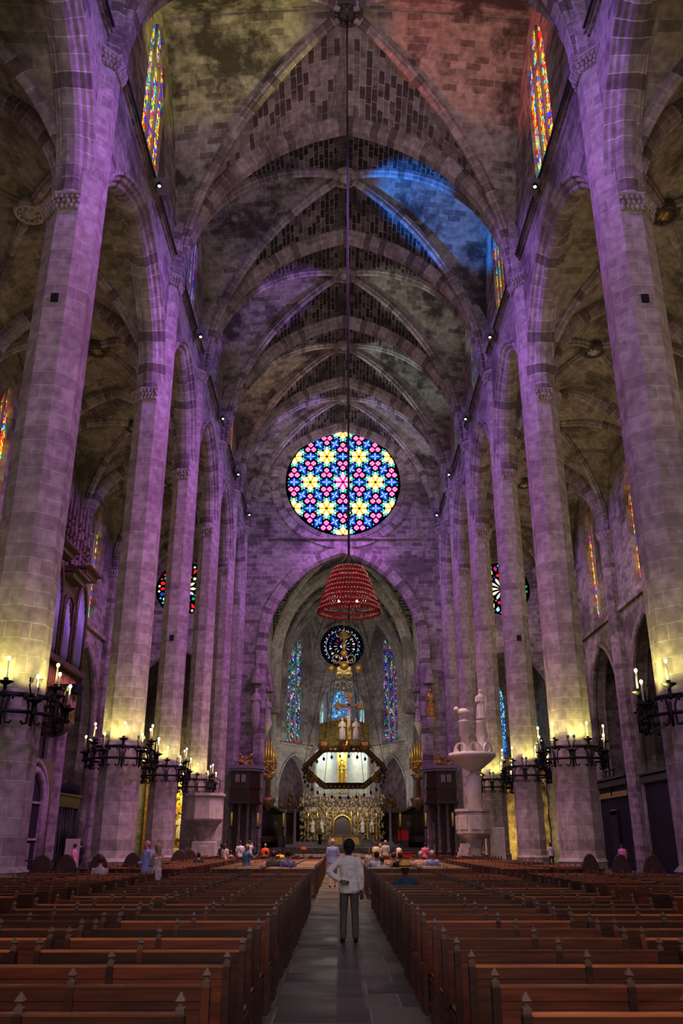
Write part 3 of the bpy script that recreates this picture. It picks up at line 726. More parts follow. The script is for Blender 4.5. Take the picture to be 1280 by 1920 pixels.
for (x, z) in lat:
    if math.hypot(x, z) > RR * 1.75: continue
    ctr = math.hypot(x, z) < .1
    for k in range(6):
        a = PI / 2 + k * PI / 3
        R_.disc(x + .14 * d_ * math.cos(a), z + .14 * d_ * math.sin(a), .115 * d_, 4 if ctr else 6, 8, .0)
        R_.drop(x + .05 * d_ * math.cos(a), z + .05 * d_ * math.sin(a), a, .20 * d_, .075 * d_, 5 if ctr else 0, .02)
        R_.disc(x + .305 * d_ * math.cos(a), z + .305 * d_ * math.sin(a), .036 * d_, 0, 7, .02)
        for q in (-.32, .32): R_.disc(x + .275 * d_ * math.cos(a + q), z + .275 * d_ * math.sin(a + q), .022 * d_, 5, 6, .02)
    for k in range(3):   # edge midpoints: blue stars with teal corners
        a = k * PI / 3; mx, mz = x + d_ / 2 * math.cos(a), z + d_ / 2 * math.sin(a)
        R_.kite(mx - .25 * d_ * math.cos(a), mz - .25 * d_ * math.sin(a), a, .5 * d_, .12 * d_, 1, 0, .5)
        R_.kite(mx - .16 * d_ * math.cos(a + PI / 2), mz - .16 * d_ * math.sin(a + PI / 2), a + PI / 2, .32 * d_, .13 * d_, 1, .005, .5)
        for q in range(4): R_.kite(mx, mz, a + q * PI / 2, (.135 if q % 2 else .15) * d_, .024 * d_, 2, .02, .45)
        for sx in (-1, 1):
            for sz in (-1, 1):
                ax, az = sx * .225 * d_, sz * .085 * d_
                R_.tri(mx + ax * math.cos(a) - az * math.sin(a), mz + ax * math.sin(a) + az * math.cos(a), a + (0 if sx > 0 else PI) + .5 * sx * sz, .066 * d_, 3, .02)
    for up in (1, -1):   # triangle centroids: three pink quatrefoils
        tx, tz = x + d_ / 2, z + up * d_ * math.sqrt(3) / 6
        for k in range(3):
            a = up * (-PI / 2) + k * 2 * PI / 3 + PI; px_, pz_ = tx + .105 * d_ * math.cos(a), tz + .105 * d_ * math.sin(a)
            R_.disc(px_, pz_, .088 * d_, 4, 8, 0.01)
            for q in range(4): R_.disc(px_ + .045 * d_ * math.cos(q * PI / 2), pz_ + .045 * d_ * math.sin(q * PI / 2), .027 * d_, 5, 6, .025)
            R_.disc(px_ + .15 * d_ * math.cos(a + .55), pz_ + .15 * d_ * math.sin(a + .55), .03 * d_, 3, 5, .02); R_.disc(px_ + .15 * d_ * math.cos(a - .55), pz_ + .15 * d_ * math.sin(a - .55), .03 * d_, 3, 5, .02)
o = struct(R_.mb.build('window_90', RM))
tr = MB(); tr.lathe([(RR + .3, 0), (.01, 0)], 64, M=Matrix.Translation((0, YEND + .60, RZ)) @ Matrix.Rotation(-PI / 2, 4, 'X')); tr.build('tracery', 'rose_tracery', o)
# aisle roses
for s in (-1, 1):
    q = Rose(s * 15.0, 24.0, YEND + .4, 2.55); r_ = random.Random(5 + s)
    q.disc(0, 0, .22, 0, 10)
    for k in range(12):
        a = 2 * PI * k / 12
        q.drop(.3 * math.cos(a), .3 * math.sin(a), a, .78, .13, [0, 0, 7][k % 3]); q.disc(1.3 * math.cos(a), 1.3 * math.sin(a), .10, [8, 1, 9][k % 3], 6)
        q.disc(1.38 * math.cos(a + .26), 1.38 * math.sin(a + .26), .15, [8, 0, 9, 8][k % 4], 7)
        q.drop(1.62 * math.cos(a), 1.62 * math.sin(a), a, .5, .15, [0, 3, 8, 0][k % 4])
        q.kite(1.75 * math.cos(a + .26), 1.75 * math.sin(a + .26), a + .26, .55, .19, [2, 8, 1, 4][k % 4], k=.6)
        for e in (-.11, .11): q.disc(2.3 * math.cos(a + e), 2.3 * math.sin(a + e), .11, [9, 8, 0, 3][k % 4], 6)
    o = struct(q.mb.build('window_%d' % (91 + (s > 0)), RM))
    tr = MB(); tr.lathe([(2.7, 0), (.01, 0)], 36, M=Matrix.Translation((s * 15.0, YEND + .45, 24)) @ Matrix.Rotation(-PI / 2, 4, 'X')); tr.build('tracery', 'rose_tracery', o)

# west wall behind the camera
ww = MB(); ww.slab([(-27, 0), (27, 0), (27, 44), (-27, 44)], [circ(0, 27, 5.6)], lambda a, b: (a, -6.5, b), lambda a, b: (a, -7, b)); struct(ww.build('wall_west', 'wall_stone'))
wg = MB(); wg.poly(circ(0, 27, 5.7), [], lambda a, b: (a, -6.8, b)); struct(wg.build('window_93', 'glass_violet'))
sw = MB()
for s in (-1, 1): sw.box((s * 20, -1.3, 15), (.4, 10.6, 30)); sw.box((s * 9.8, -1.3, 36), (.5, 10.6, 13))
sw.box((0, -1.3, 42), (20, 10.6, .3)); sw.box((-15, -1.3, 29.5), (10.5, 10.6, .3)); sw.box((15, -1.3, 29.5), (10.5, 10.6, .3)); struct(sw.build('ceiling', 'wall_stone'))
# ------------------------------------------------------------------ chancel and apse
plain('purple_mural', (0.075, 0.045, 0.06), 0.9, noise=0.7, nscale=1.6, bump=0.8)
plain('tapestry', (0.30, 0.22, 0.06), 0.6, metal=0.3, noise=0.6, nscale=3.5, bump=0.6)
plain('clay_mural', (0.50, 0.34, 0.11), 0.7, noise=0.85, nscale=1.3, bump=1.0)
plain('backdrop', (0.62, 0.66, 0.62), 0.6, noise=0.15, nscale=2)
plain('red_glass', (0.38, 0.006, 0.02), 0.12, spec=0.8)
plain('yellow_wax', (0.62, 0.55, 0.05), 0.5)
plain('dark_cloth', (0.02, 0.015, 0.02), 0.9)
plain('organ_wood', (0.10, 0.055, 0.028), 0.5, noise=0.5, nscale=4, bump=0.6)
plain('organ_gold', (0.55, 0.33, 0.07), 0.4, metal=0.5, noise=0.5, nscale=5, bump=0.6)
plain('pipe_metal', (0.20, 0.22, 0.30), 0.4, metal=0.6)
plain('red_cloth', (0.55, 0.01, 0.02), 0.7)
PZ = 1.3     # chancel floor
CW = 7.35
st = MB()
for k in range(6): st.box((0, 80.5 - k * .0 + (5 - k) * -.0, PZ * (k + .5) / 6), (8.6 - .1 * k, 12 - .9 * k + 0, PZ / 6 + .002), M=Matrix.Translation((0, .45 * k, 0)))
struct(st.build('floor', 'marble'))
f2 = MB(); f2.box((0, 96.5, PZ / 2), (15.5, 21, PZ)); struct(f2.build('floor', 'dark_stone'))
f3 = MB(); f3.box((0, 82, PZ / 2), (14.6, 8.1, PZ)); struct(f3.build('floor', 'dark_stone'))

sw = MB()
for s in (-1, 1):
    sw.box((s * (CW + .4), 88.6, 14), (.8, 21, 28))
struct(sw.build('wall_chancel', 'apse_stone'))
# vault bays
for (y0, y1) in ((78.1, 88.5), (88.5, 99.0)):
    T, Lm = bay_cells(-CW, CW, y0, y1, 19.5, 29.8, 10, dome=.1)
    c1 = struct(merged(T, Lm).build('ceiling', 'vault_soot'))
    for sx in (-1, 1):
        for sy in (-1, 1): diag_rib(-CW + .1, CW - .1, y0, y1, 19.5, 29.8, sx, sy, RIBP, .1, 1.0, .08).build('vault_rib', 'apse_stone', c1)
    boss('vault_boss', 'round dark keystone of the chancel vault, %s of two' % ('nearer' if y0 < 80 else 'farther'), (0, (y0 + y1) / 2, 29.8), .7, 'dark_stone', 'dark_stone', None)
for y in (88.5, 98.9):
    mb = MB(); arch_sweep(mb, [(-CW + .2, 14)] + arch_pts(CW - .2, 19.5, 10.0, 12) + [(CW - .2, 14)], lambda a, b: (a, y, b), Vector((0, 1, 0)), [(p * .9, q * 1.1) for p, q in BIGP])
    tag(mb.build('transverse_arch', 'apse_stone'), 'pale pointed stone arch across the chancel, %s of two' % ('nearer' if y < 90 else 'farther'), 'arch')
# five sided apse
AP = [(-7.5, 99.0), (-3.5, 105.0), (3.5, 105.0), (7.5, 99.0)]
cen = (0, 99.0)
av = MB(); n = 8
for k in range(3):
    A, B = AP[k], AP[k + 1]; vs = []; uv = []
    for j in range(n + 1):
        v = j / n
        for i in range(2 * n + 1):
            q = (i - n) / n; t = (q + 1) / 2
            x = A[0] + (B[0] - A[0]) * t; y = A[1] + (B[1] - A[1]) * t
            vs.append((cen[0] + (x - cen[0]) * v, cen[1] + (y - cen[1]) * v, 20.0 + 9.9 * par(abs(q) * v))); uv.append((q * v * 4, v * 6))
    m_ = 2 * n + 1; fs = [[j * m_ + i, j * m_ + i + 1, (j + 1) * m_ + i + 1, (j + 1) * m_ + i] for j in range(n) for i in range(m_ - 1)]
    av.add(vs, fs, [[uv[a] for a in f] for f in fs], sm=True)
apc = struct(av.build('ceiling', 'vault_plaster'))
for k in range(4):
    A = AP[k]; d = Vector((A[0] - cen[0], A[1] - cen[1], 0)); pts = []; r = 1.3; Am = math.acos(.3 / r)
    for q in range(15):
        u = r * math.cos(Am * q / 14) - .3; pts.append((u * d.length, 20 + 9.8 * par(u)))
    mb = MB(); side = d.normalized().cross(Vector((0, 0, 1))); dn = d.normalized(); fr = []; P3 = [Vector((cen[0], cen[1], 0)) + dn * a + Vector((0, 0, z)) for a, z in pts]
    P3 = [Vector((A[0], A[1], 6)) - dn * .12] + P3; 
    for q in range(len(P3)):
        t = (P3[min(len(P3) - 1, q + 1)] - P3[max(0, q - 1)]).normalized(); o_ = side.cross(t).normalized()
        if o_.dot(Vector((0, 0, 1)) + dn) < 0: o_ = -o_
        fr.append((side, o_))
    mb.sweep(P3, fr, [(a * .85, b * .85) for a, b in RIBP]); mb.build('vault_rib', 'apse_stone', apc)
def wallmap(A, B, d0=0.0):
    a, b_ = Vector((A[0], A[1], 0)), Vector((B[0], B[1], 0)); t = (b_ - a).normalized(); nr = Vector((-t.y, t.x, 0)); mid = (a + b_) / 2
    if nr.y < 0: nr = -nr
    def P(u, z, d=0.0):
        q = mid + t * u + nr * (d + d0); return (q.x, q.y, z)
    return P, (b_ - a).length
for k, mt in ((0, 'glass_teal'), (2, 'glass_dark')):
    P, Lw = wallmap(AP[k], AP[k + 1]); w = MB(); h = Lw / 2
    niche = [(a, z) for a, z in arch_pts(3.05, 6.6, 4.5, 8, .25)] + [(3.05, 2.2), (-3.05, 2.2)]
    w.slab([(-h, 0), (h, 0), (h, 31), (-h, 31)], [lancet(0, 1.6, 12.6, 23.5, 26.2), niche], lambda a, b: P(a, b), lambda a, b: P(a, b, 1.0))
    struct(w.build('wall_apse_' + ('left' if k == 0 else 'right'), 'apse_stone'))
    window(0, 1.6, 12.6, 23.5, 26.2, lambda a, z, d: P(a, z, d + .2), None, mt, 2)
    nb = MB(); nb.poly([(-3.3, 2), (3.3, 2), (3.3, 11.6), (-3.3, 11.6)], [], lambda a, b: P(a, b, .85)); nb.slab([(-3.3, 2), (3.3, 2), (3.3, 11.6), (-3.3, 11.6)], [], lambda a, b: P(a, b, .86), lambda a, b: P(a, b, .98)); struct(nb.build('wall_niche', 'purple_mural'))
    tr = MB(); arch_sweep(tr, [(-3.1, 5)] + arch_pts(3.1, 6.6, 4.55, 8, .25) + [(3.1, 5)], lambda a, b: P(a, b, -.02), (Vector(P(0, 0, 1)) - Vector(P(0, 0, 0))).normalized(), [(-.12, .2), (-.12, 0), (.1, -.05), (.2, .2)])
    a, b_ = Vector(P(-h, 12.3, -.1)), Vector(P(h, 12.3, -.1)); tr.tube([a, b_], .16, 6); struct(tr.build('trim_%d' % (7 + k), 'apse_stone'))
w = MB()
w.slab([(-3.5, 0), (3.5, 0), (3.5, 31), (-3.5, 31)], [circ(0, 24.6, 2.75, 40), [(a, z) for a, z in arch_pts(2.7, 16.3, 4.0, 10, .3)] + [(2.7, 12.4), (-2.7, 12.4)], [(-3.05, 7.0), (3.05, 7.0), (3.05, 12.0), (-3.05, 12.0)]], lambda a, b: (a, 105, b), lambda a, b: (a, 105.9, b))
struct(w.build('wall_apse_end', 'apse_stone'))
tr = MB(); M_ = Matrix.Translation((0, 105, 24.6)) @ Matrix.Rotation(-PI / 2, 4, 'X')
tr.lathe([(2.7, .5), (2.72, 0), (2.85, -.12), (3.1, -.1), (3.15, .02)], 40, M=M_, cap=False)
for rr_ in (0, .35): arch_sweep(tr, [(-2.75 - rr_, 12.4)] + arch_pts(2.75 + rr_, 16.3, 4.05 + rr_, 10, .3) + [(2.75 + rr_, 12.4)], lambda a, b: (a, 105, b), Vector((0, 1, 0)), [(-.14 + rr_ * .3, .22), (-.14 + rr_ * .3, 0), (.0, -.08), (.3, 0), (.3, .22)])
struct(tr.build('trim_8', 'apse_stone'))
q = Rose(0, 24.6, 105.4, 2.65); r_ = random.Random(4)
for a in (PI / 2, 0, PI, -PI / 2): q.disc(.12 * math.cos(a), .12 * math.sin(a), .14, 2, 6)
for k in range(14):
    a = 2 * PI * k / 14
    q.drop(.5 * math.cos(a), .5 * math.sin(a), a, .5, .045, r_.choice([7, 4, 7, 2]))
    q.kite(1.25 * math.cos(a + .2), 1.25 * math.sin(a + .2), a + .2, .42, .12, r_.choice([1, 7, 5, 7]), k=.7); q.disc(1.5 * math.cos(a), 1.5 * math.sin(a), .09, r_.choice([4, 7, 1, 3]), 5)
for k in range(26):
    a = 2 * PI * k / 26
    for e in (-.06, .06): q.disc(2.02 * math.cos(a + e), 2.02 * math.sin(a + e), .07, r_.choice([7, 7, 2, 1, 0, 8]), 5)
    q.disc(2.2 * math.cos(a), 2.2 * math.sin(a), .08, r_.choice([7, 2, 7, 1]), 5); q.disc(2.45 * math.cos(a + .12), 2.45 * math.sin(a + .12), .045, 1, 5)
o = struct(q.mb.build('window_94', RM)); tr = MB(); tr.lathe([(2.8, 0), (.01, 0)], 32, M=Matrix.Translation((0, 105.45, 24.6)) @ Matrix.Rotation(-PI / 2, 4, 'X')); tr.build('tracery', 'rose_tracery', o)
# raised chapel behind the apse arch
TP = [(-3.4, 106), (-3.4, 111.5), (-1.9, 115), (1.9, 115), (3.4, 111.5), (3.4, 106)]
for k in range(5):
    P, Lw = wallmap(TP[k], TP[k + 1], 0.0)
    if k in (0, 4):
        b_ = MB(); b_.box((TP[k][0] * 1.04, 108.8, 15), (.25, 5.6, 10)); struct(b_.build('wall_raised_chapel', 'apse_stone')); continue
    w = MB(); h = Lw / 2; hw_ = 1.3 if k == 2 else 1.0
    lz = (13.5, 18.3, 21.0) if k == 2 else (13.2, 17.6, 19.6)
    w.slab([(-h, 10), (h, 10), (h, 22.5), (-h, 22.5)], [lancet(0, hw_, *lz)], lambda a, b: P(a, b), lambda a, b: P(a, b, .4)); struct(w.build('wall_raised_chapel', 'apse_stone'))
    window(0, hw_, *lz, lambda a, z, d: P(a, z, d - .15), None, 'glass_blue' if k == 2 else 'glass_pale', 1)
cc = MB(); cc.box((0, 110.5, 12.2), (7, 9.4, .3)); struct(cc.build('floor', 'apse_stone'))
cc = MB()
for k in range(5):
    A, B = TP[k], TP[k + 1]; n = 6; vs = []
    for j in range(n + 1):
        for i in range(2 * n + 1):
            q_ = (i - n) / n; t = (q_ + 1) / 2; v = j / n
            x = A[0] + (B[0] - A[0]) * t; y = A[1] + (B[1] - A[1]) * t
            vs.append((x * v, 109 + (y - 109) * v, 18 + 4.3 * par(abs(q_) * v)))
    m_ = 2 * n + 1; cc.add(vs, [[j * m_ + i, j * m_ + i + 1, (j + 1) * m_ + i + 1, (j + 1) * m_ + i] for j in range(n) for i in range(m_ - 1)])
struct(cc.build('ceiling', 'apse_stone'))
# recess with backdrop below the raised chapel
rc = MB(); rc.box((0, 107.6, 9.5), (6.3, .2, 5.2)); rc.box((0, 106.7, 6.85), (6.3, 1.9, .2)); rc.box((0, 106.7, 12.15), (6.3, 1.9, .2))
for s in (-1, 1): rc.box((s * 3.15, 106.7, 9.5), (.15, 1.9, 5.2))
struct(rc.build('wall_recess', 'backdrop'))
t = thing('balustrade', 'white stone balustrade and frame below the lit recess behind the altar', 'balustrade', (0, 104.8, 6.7))
b_ = MB(); b_.box((0, 0, .1), (6.6, .5, .18)); b_.box((0, 0, .95), (6.3, .2, .1)); b_.build('rail', 'marble', t)
for s in (-1, 1): b_ = MB(); b_.box((s * 3.15, 0, 2.6), (.16, .2, 5.1)); b_.build('post', 'marble', t)
for k in range(25): b_ = MB(); b_.lathe([(.05, .19), (.08, .4), (.04, .6), (.06, .9)], 6, (-3 + k * .25, 0, 0)); b_.build('baluster', 'marble', t)
lc = None
for k in range(7):
    if lc is None:
        lc = thing('oil_lamp', '', 'lamp', (0, 0, 0)); b_ = MB(); b_.lathe([(.02, -.25), (.16, 0), (.2, .08)], 8); b_.build('bowl', 'iron', lc); b_ = MB(); b_.sphere((0, 0, .2), .10, 5); b_.build('flame', 'bulb_white', lc); o = lc
    else: o = copy_tree(lc)
    place(o, (-2.6 + k * .87, 104.55, 7.95), 0, 'small white lamp on the balustrade behind the altar, %s from the left' % ['first', 'second', 'third', 'fourth', 'fifth', 'sixth', 'seventh'][k], 'lamps on the balustrade')

def statue(mb, h, w=1.0, seed=0, halo=False):
    """robed standing figure, base at origin"""
    mb.lathe([(.17 * h * w, 0), (.16 * h * w, .08 * h), (.12 * h * w, .3 * h), (.10 * h * w, .5 * h), (.125 * h * w, .68 * h), (.13 * h * w, .76 * h), (.05 * h * w, .83 * h), (.04 * h, .86 * h)], 10, sy=.75)
    mb.sphere((0, 0, .92 * h), .065 * h, 7, sc=(.85, .9, 1.15))
    for s in (-1, 1): mb.tube([(s * .12 * h * w, 0, .74 * h), (s * .15 * h * w, -.04 * h, .58 * h), (s * .04 * h, -.12 * h, .6 * h)], [.035 * h, .03 * h, .02 * h], 6)
    for k in range(6): a = -PI + k * PI / 5; mb.tube([(.16 * h * w * math.cos(a), .12 * h * math.sin(a), .02 * h), (.10 * h * w * math.cos(a), .08 * h * math.sin(a), .5 * h)], .014 * h, 4)
t = thing('virgin_statue', 'golden statue standing in the lit recess above the altar', 'statue', (0, 106.2, 8.0))
b_ = MB(); statue(b_, 3.3); b_.build('figure', 'gold', t); b_ = MB(); b_.box((0, .35, 1.9), (1.15, .1, 3.9)); b_.build('back_panel', 'gold', t); b_ = MB(); b_.box((0, 0, -.45), (1.2, .9, .9), bev=.1); b_.build('plinth', 'dull_gold', t)
lamp('POINT', 'recess_lamp', (0, 105.7, 11.6), (1.0, .88, .35), 260, shadow_soft_size=.2)
for s in (-1, 1): lamp('POINT', 'recess_lamp', (s * 2.3, 105.9, 11.7), (.55, .75, 1.0), 70, shadow_soft_size=.2)

# choir stalls
def arcade_panel(mb, x0, x1, z0, z1, P, n):
    for k in range(n + 1): a = x0 + (x1 - x0) * k / n; mb.tube([P(a, z0, -.08), P(a, z1, -.08)], .07, 5)
    for k in range(n):
        c = x0 + (x1 - x0) * (k + .5) / n; h = (x1 - x0) / n / 2
        mb.tube([P(c + x, z, -.08) for x, z in arch_pts(h, z1 - .9, .7, 4)], .05, 4)
segs = [((-7.2, 79.5), (-7.2, 98.5), 'left side of the chancel'), ((-7.3, 99.0), (-3.5, 104.7), 'left wall of the apse'), ((3.5, 104.7), (7.3, 99.0), 'right wall of the apse'), ((7.2, 98.5), (7.2, 79.5), 'right side of the chancel')]
for A, B, nm in segs:
    a, b2 = Vector((*A, 0)), Vector((*B, 0)); tv = (b2 - a).normalized(); nr = Vector((tv.y, -tv.x, 0)); mid = (a + b2) / 2; hl = (b2 - a).length / 2
    if nr.dot(Vector((0, 90, 0)) - mid) < 0: nr = -nr
    def P(u, z, d=0.0): return tuple(tv * u - nr * d + Vector((0, 0, z)))
    t = thing('choir_stall', 'dark wooden choir stalls with arched back panels along the %s' % nm, 'choir stalls', (mid.x, mid.y, PZ))
    b_ = MB(); b_.slab([(-hl, 0), (hl, 0), (hl, 3.5), (-hl, 3.5)], [], lambda u, z: P(u, z, -.05), lambda u, z: P(u, z, .05)); b_.build('back_panel', 'dark_wood', t)
    b_ = MB(); arcade_panel(b_, -hl, hl, .9, 3.3, P, int(hl * 1.2)); b_.build('arcade', 'dark_wood', t)
    b_ = MB(); b_.add([P(u, z, d) for z in (3.45, 3.65) for u in (-hl, hl) for d in (.1, -.75)], [[0, 1, 3, 2], [4, 6, 7, 5], [1, 5, 7, 3], [0, 2, 6, 4], [0, 4, 5, 1], [2, 3, 7, 6]]); b_.build('cornice', 'dark_wood', t)
    b_ = MB(); b_.add([P(u, z, d) for z in (.45, .95) for u in (-hl, hl) for d in (.0, -.9)], [[0, 1, 3, 2], [4, 6, 7, 5], [1, 5, 7, 3], [0, 2, 6, 4], [0, 4, 5, 1], [2, 3, 7, 6]]); b_.build('seat_bank', 'dark_wood', t)
    b_ = MB(); b_.add([P(u, z, d) for z in (0, 1.0) for u in (-hl, hl) for d in (-1.5, -1.6)], [[0, 1, 3, 2], [4, 6, 7, 5], [1, 5, 7, 3], [0, 2, 6, 4], [0, 4, 5, 1], [2, 3, 7, 6]]); b_.build('front_desk', 'dark_wood', t)

plain('altar_brown', (.22, .15, .07), .5, metal=.3, noise=.6, nscale=3, bump=.8)
# carved gold altarpiece behind the altar
t = thing('altarpiece', 'gilded carved altarpiece with arched niche behind the altar table', 'altarpiece', (0, 98, PZ))
b_ = MB(); b_.box((0, .3, 2.0), (8.2, .4, 4.0)); b_.build('back_wall', 'altar_brown', t)
r_ = random.Random(9)
b_ = MB()
for k in range(700):
    x = r_.uniform(-4.6, 4.6); z = r_.uniform(.4, 5.3 if abs(x) > 1 else 5.0)
    if abs(x) < .85 and .2 < z < 2.9: continue
    b_.sphere((x, r_.uniform(-.25, .15), z), r_.uniform(.06, .17), 4, sc=(1, .8, r_.uniform(.8, 2)))
b_.build('carving', 'altar_brown', t)
b_ = MB()
for s in (-1, 1):
    for x in (1.0, 1.7, 2.7, 3.7): b_.lathe([(.13, 0), (.09, .2), (.08, 2.2), (.13, 2.4), (.1, 2.7), (.02, 3.9 - x * .25)], 8, (s * x, -.15, .6))
b_.tube([(x, -.25, z) for x, z in [(-.95, .3)] + arch_pts(.95, 2.3, .9, 8) + [(.95, .3)]], .13, 6)
b_.build('pinnacle', 'gold', t)
for s in (-1, 1):
    for x in (2.2, 3.2):
        b_ = MB(); statue(b_, 1.35, 1.1); o = b_.build('saint_figure', 'pale_stone', t); o.location = (s * x, -.3, 1.4)
b_ = MB(); b_.box((0, -.05, .35), (1.5, .7, .7)); b_.box((0, .02, 1.75), (1.75, .12, 2.7)); b_.build('throne_niche_shade', 'dark_wood', t)  # seat, plus a dark panel standing in for shade inside the niche
for s, nm in ((-1, 'left'), (1, 'right')):   # columns with clustered angels
    t = thing('angel_column', 'slender stone column carrying a gilded candle cluster %s of the altar' % nm, 'column', (s * 4.75 , 90, PZ))
    b_ = MB(); b_.lathe([(.26, 0), (.26, .15), (.16, .25), (.13, 3.3), (.22, 3.5)], 12); 
    if s < 0: b_.lathe([(.26, 0), (.26, .15), (.16, .25), (.13, 3.3), (.22, 3.5)], 12, (-1.0, 0, 0))
    b_.build('column', 'pale_stone', t)
    b_ = MB(); r_ = random.Random(2)
    for k in range(50): a = r_.uniform(0, 2 * PI); q_ = r_.uniform(0, .95); b_.sphere((q_ * math.cos(a) - (.5 if s < 0 else 0), q_ * math.sin(a), 3.6 + r_.uniform(0, 1.6) * (1.1 - q_)), r_.uniform(.06, .16), 4, sc=(1, 1, 1.6))
    b_.build('finial', 'dull_gold', t)
t = thing('altar_table', 'white marble altar table on three pairs of legs in front of the gilded altarpiece', 'altar', (0.1, 86, PZ))
b_ = MB(); b_.box((0, 0, 1.05), (3.9, 1.3, .16), bev=.03); b_.build('table_top', 'marble', t)
for x in (-1.55, 0, 1.55):
    for y in (-.4, .4): b_ = MB(); b_.lathe([(.2, 0), (.2, .1), (.1, .2), (.09, .8), (.19, .97)], 8, (x, y, 0)); b_.build('leg', 'marble', t)
b_ = MB(); b_.box((0, .2, .5), (3.2, .3, .9)); b_.build('gilded_panel', 'gold', t)
ap = MB(); ap.box((.1, 90.2, PZ + .12), (11, 8.5, .24)); ap.box((.1, 90.8, PZ + .36), (9.6, 6.5, .24)); tag(ap.build('altar_step', 'marble', None), 'low white marble steps under the altarpiece', 'steps')
for k in range(3):
    t = thing('candle_group', 'tall yellow candle beside the altar table, %s from the left of the trio' % ['first', 'second', 'third'][k], 'candle', (2.75 + k * .32, 86.3, PZ), 0, 'yellow candles right of the altar')
    b_ = MB(); b_.lathe([(.13, 0), (.03, .1), (.02, .8), (.1, .88)], 6); b_.build('stand', 'iron', t); b_ = MB(); b_.lathe([(.06, .88), (.06, 1.9)], 6); b_.build('candle', 'yellow_wax', t)
t = thing('flower_stand', 'small yellow flower arrangement left of the altar table', 'flowers', (-2.2, 87.5, PZ + .24))
b_ = MB(); b_.lathe([(.2, 0), (.1, .5), (.22, .9)], 8); b_.build('pot', 'iron', t); b_ = MB(); [b_.sphere((r_.uniform(-.35, .35) * (1 - k / 40), r_.uniform(-.2, .2), .95 + k / 40 * .6), .09, 4) for k in range(36)]; b_.build('blossom', 'yellow_wax', t)

# tall processional candles on black stands
for x, y in ((-8.9, 72), (-6.9, 73), (-4.9, 74), (4.65, 74), (6.65, 73), (8.7, 72)):
    t = thing('candle_stand', 'tall yellow candle on black stand, %s on the %s of altar steps' % ({8: 'outermost', 6: 'middle', 4: 'innermost'}[int(abs(x))], sidename(x)), 'candle stand', (x, y, 0), 0, 'yellow candles along the altar steps')
    b_ = MB(); b_.lathe([(.28, 0), (.25, .08), (.05, .2), (.035, 1.4), (.07, 1.5), (.035, 1.6), (.035, 2.75), (.16, 2.85), (.16, 2.9)], 10); b_.build('stand', 'iron', t)
    b_ = MB(); b_.lathe([(.075, 2.9), (.07, 3.95)], 8); b_.build('candle', 'yellow_wax', t)

# hanging hexagonal baldachin
t = thing('baldachin', 'tilted hexagonal wooden baldachin with gilt studs hanging over the altar', 'baldachin', (0.15, 86, 8.35))
Mb = Matrix.Rotation(math.radians(-33), 4, 'X')
hexv = [(3.95 * math.cos(k * PI / 3), 3.25 * math.sin(k * PI / 3)) for k in range(6)]
b_ = MB()
for k in range(6):
    A, B = hexv[k], hexv[(k + 1) % 6]; a, b2 = Vector((*A, 0)), Vector((*B, 0)); L_ = (b2 - a).length; an = math.atan2(b2.y - a.y, b2.x - a.x)
    b_.box(tuple((a + b2) / 2), (L_ + .25, .34, .22), rz=an, M=Mb, bev=.05); b_.box(tuple((a + b2) / 2 + Vector((0, 0, .3))), (L_, .16, .35), rz=an, M=Mb)
b_.build('hexagonal_ring', 'dark_wood', t)
b_ = MB()
for k in range(6):
    A, B = hexv[k], hexv[(k + 1) % 6]
    for q_ in range(9):
        f_ = (q_ + .5) / 9; b_.box((A[0] + (B[0] - A[0]) * f_, A[1] + (B[1] - A[1]) * f_, 0), (.22, .40, .26), M=Mb, rz=math.atan2(B[1] - A[1], B[0] - A[0]), bev=.03)
b_.build('gilt_stud', 'organ_gold', t)
for k, (u, v) in enumerate(((-1.95, -3.2), (1.95, -3.2), (0, -3.3), (-3.2, 1.6), (3.2, 1.6))):
    b_ = MB(); b_.lathe([(.02, -.55), (.5, -.3), (.62, .05), (.45, .4), (.02, .55)], 6, (u, v, .2), M=Mb, sm=False); b_.build('gilt_lantern', 'organ_gold', t)
for k in range(30):
    b_ = MB(); a = 2 * PI * k / 30; p = Mb @ Vector((3.9 * math.cos(a), 3.2 * math.sin(a), -.2)); b_.tube([p, p + Vector((0, 0, -.5))], .02, 4); b_.sphere(p + Vector((0, 0, -.6)), .13, 5, sc=(1, 1, 1.4)); b_.build('hanging_lamp', 'dark_wood', t)
b_ = MB()
for k in range(6): p = Mb @ Vector((*hexv[k], .3)); b_.tube([p, (0, 0, 19)], .025, 4)
b_.build('suspension_cord', 'cable', t)
b_ = MB(); b_.add([(-2.55, -.2, 2.1), (2.55, -.2, 2.1), (2.55, 2.6, 4.3), (0, 2.9, 5.0), (-2.55, 2.6, 4.3), (-2.55, -.2, 2.2), (2.55, -.2, 2.2), (2.55, 2.6, 4.45), (0, 2.9, 5.15), (-2.55, 2.6, 4.45)], [[0, 1, 2, 3, 4], [9, 8, 7, 6, 5], [0, 5, 6, 1], [1, 6, 7, 2], [2, 7, 8, 3], [3, 8, 9, 4], [4, 9, 5, 0]]); b_.build('tapestry_canopy', 'tapestry', t)
b_ = MB(); b_.tube([(-2.55, 2.6, 4.5), (0, 2.9, 5.2), (2.55, 2.6, 4.5)], .14, 5); b_.build('canopy_trim', 'organ_gold', t)
t = thing('crucifix', 'gilded crucifix with a pale figure standing on the front of the hanging baldachin', 'crucifix', (0.6, 82.6, 10.9))
b_ = MB(); b_.box((0, 0, 1.9), (.32, .18, 4.0)); b_.box((0, 0, 3.0), (2.3, .18, .34)); [b_.box((x, 0, 3.0), (.5, .2, .7), bev=.08) for x in (-1.1, 1.1)]; b_.box((0, 0, 4.0), (.7, .2, .6), bev=.08); b_.build('cross', 'organ_gold', t)
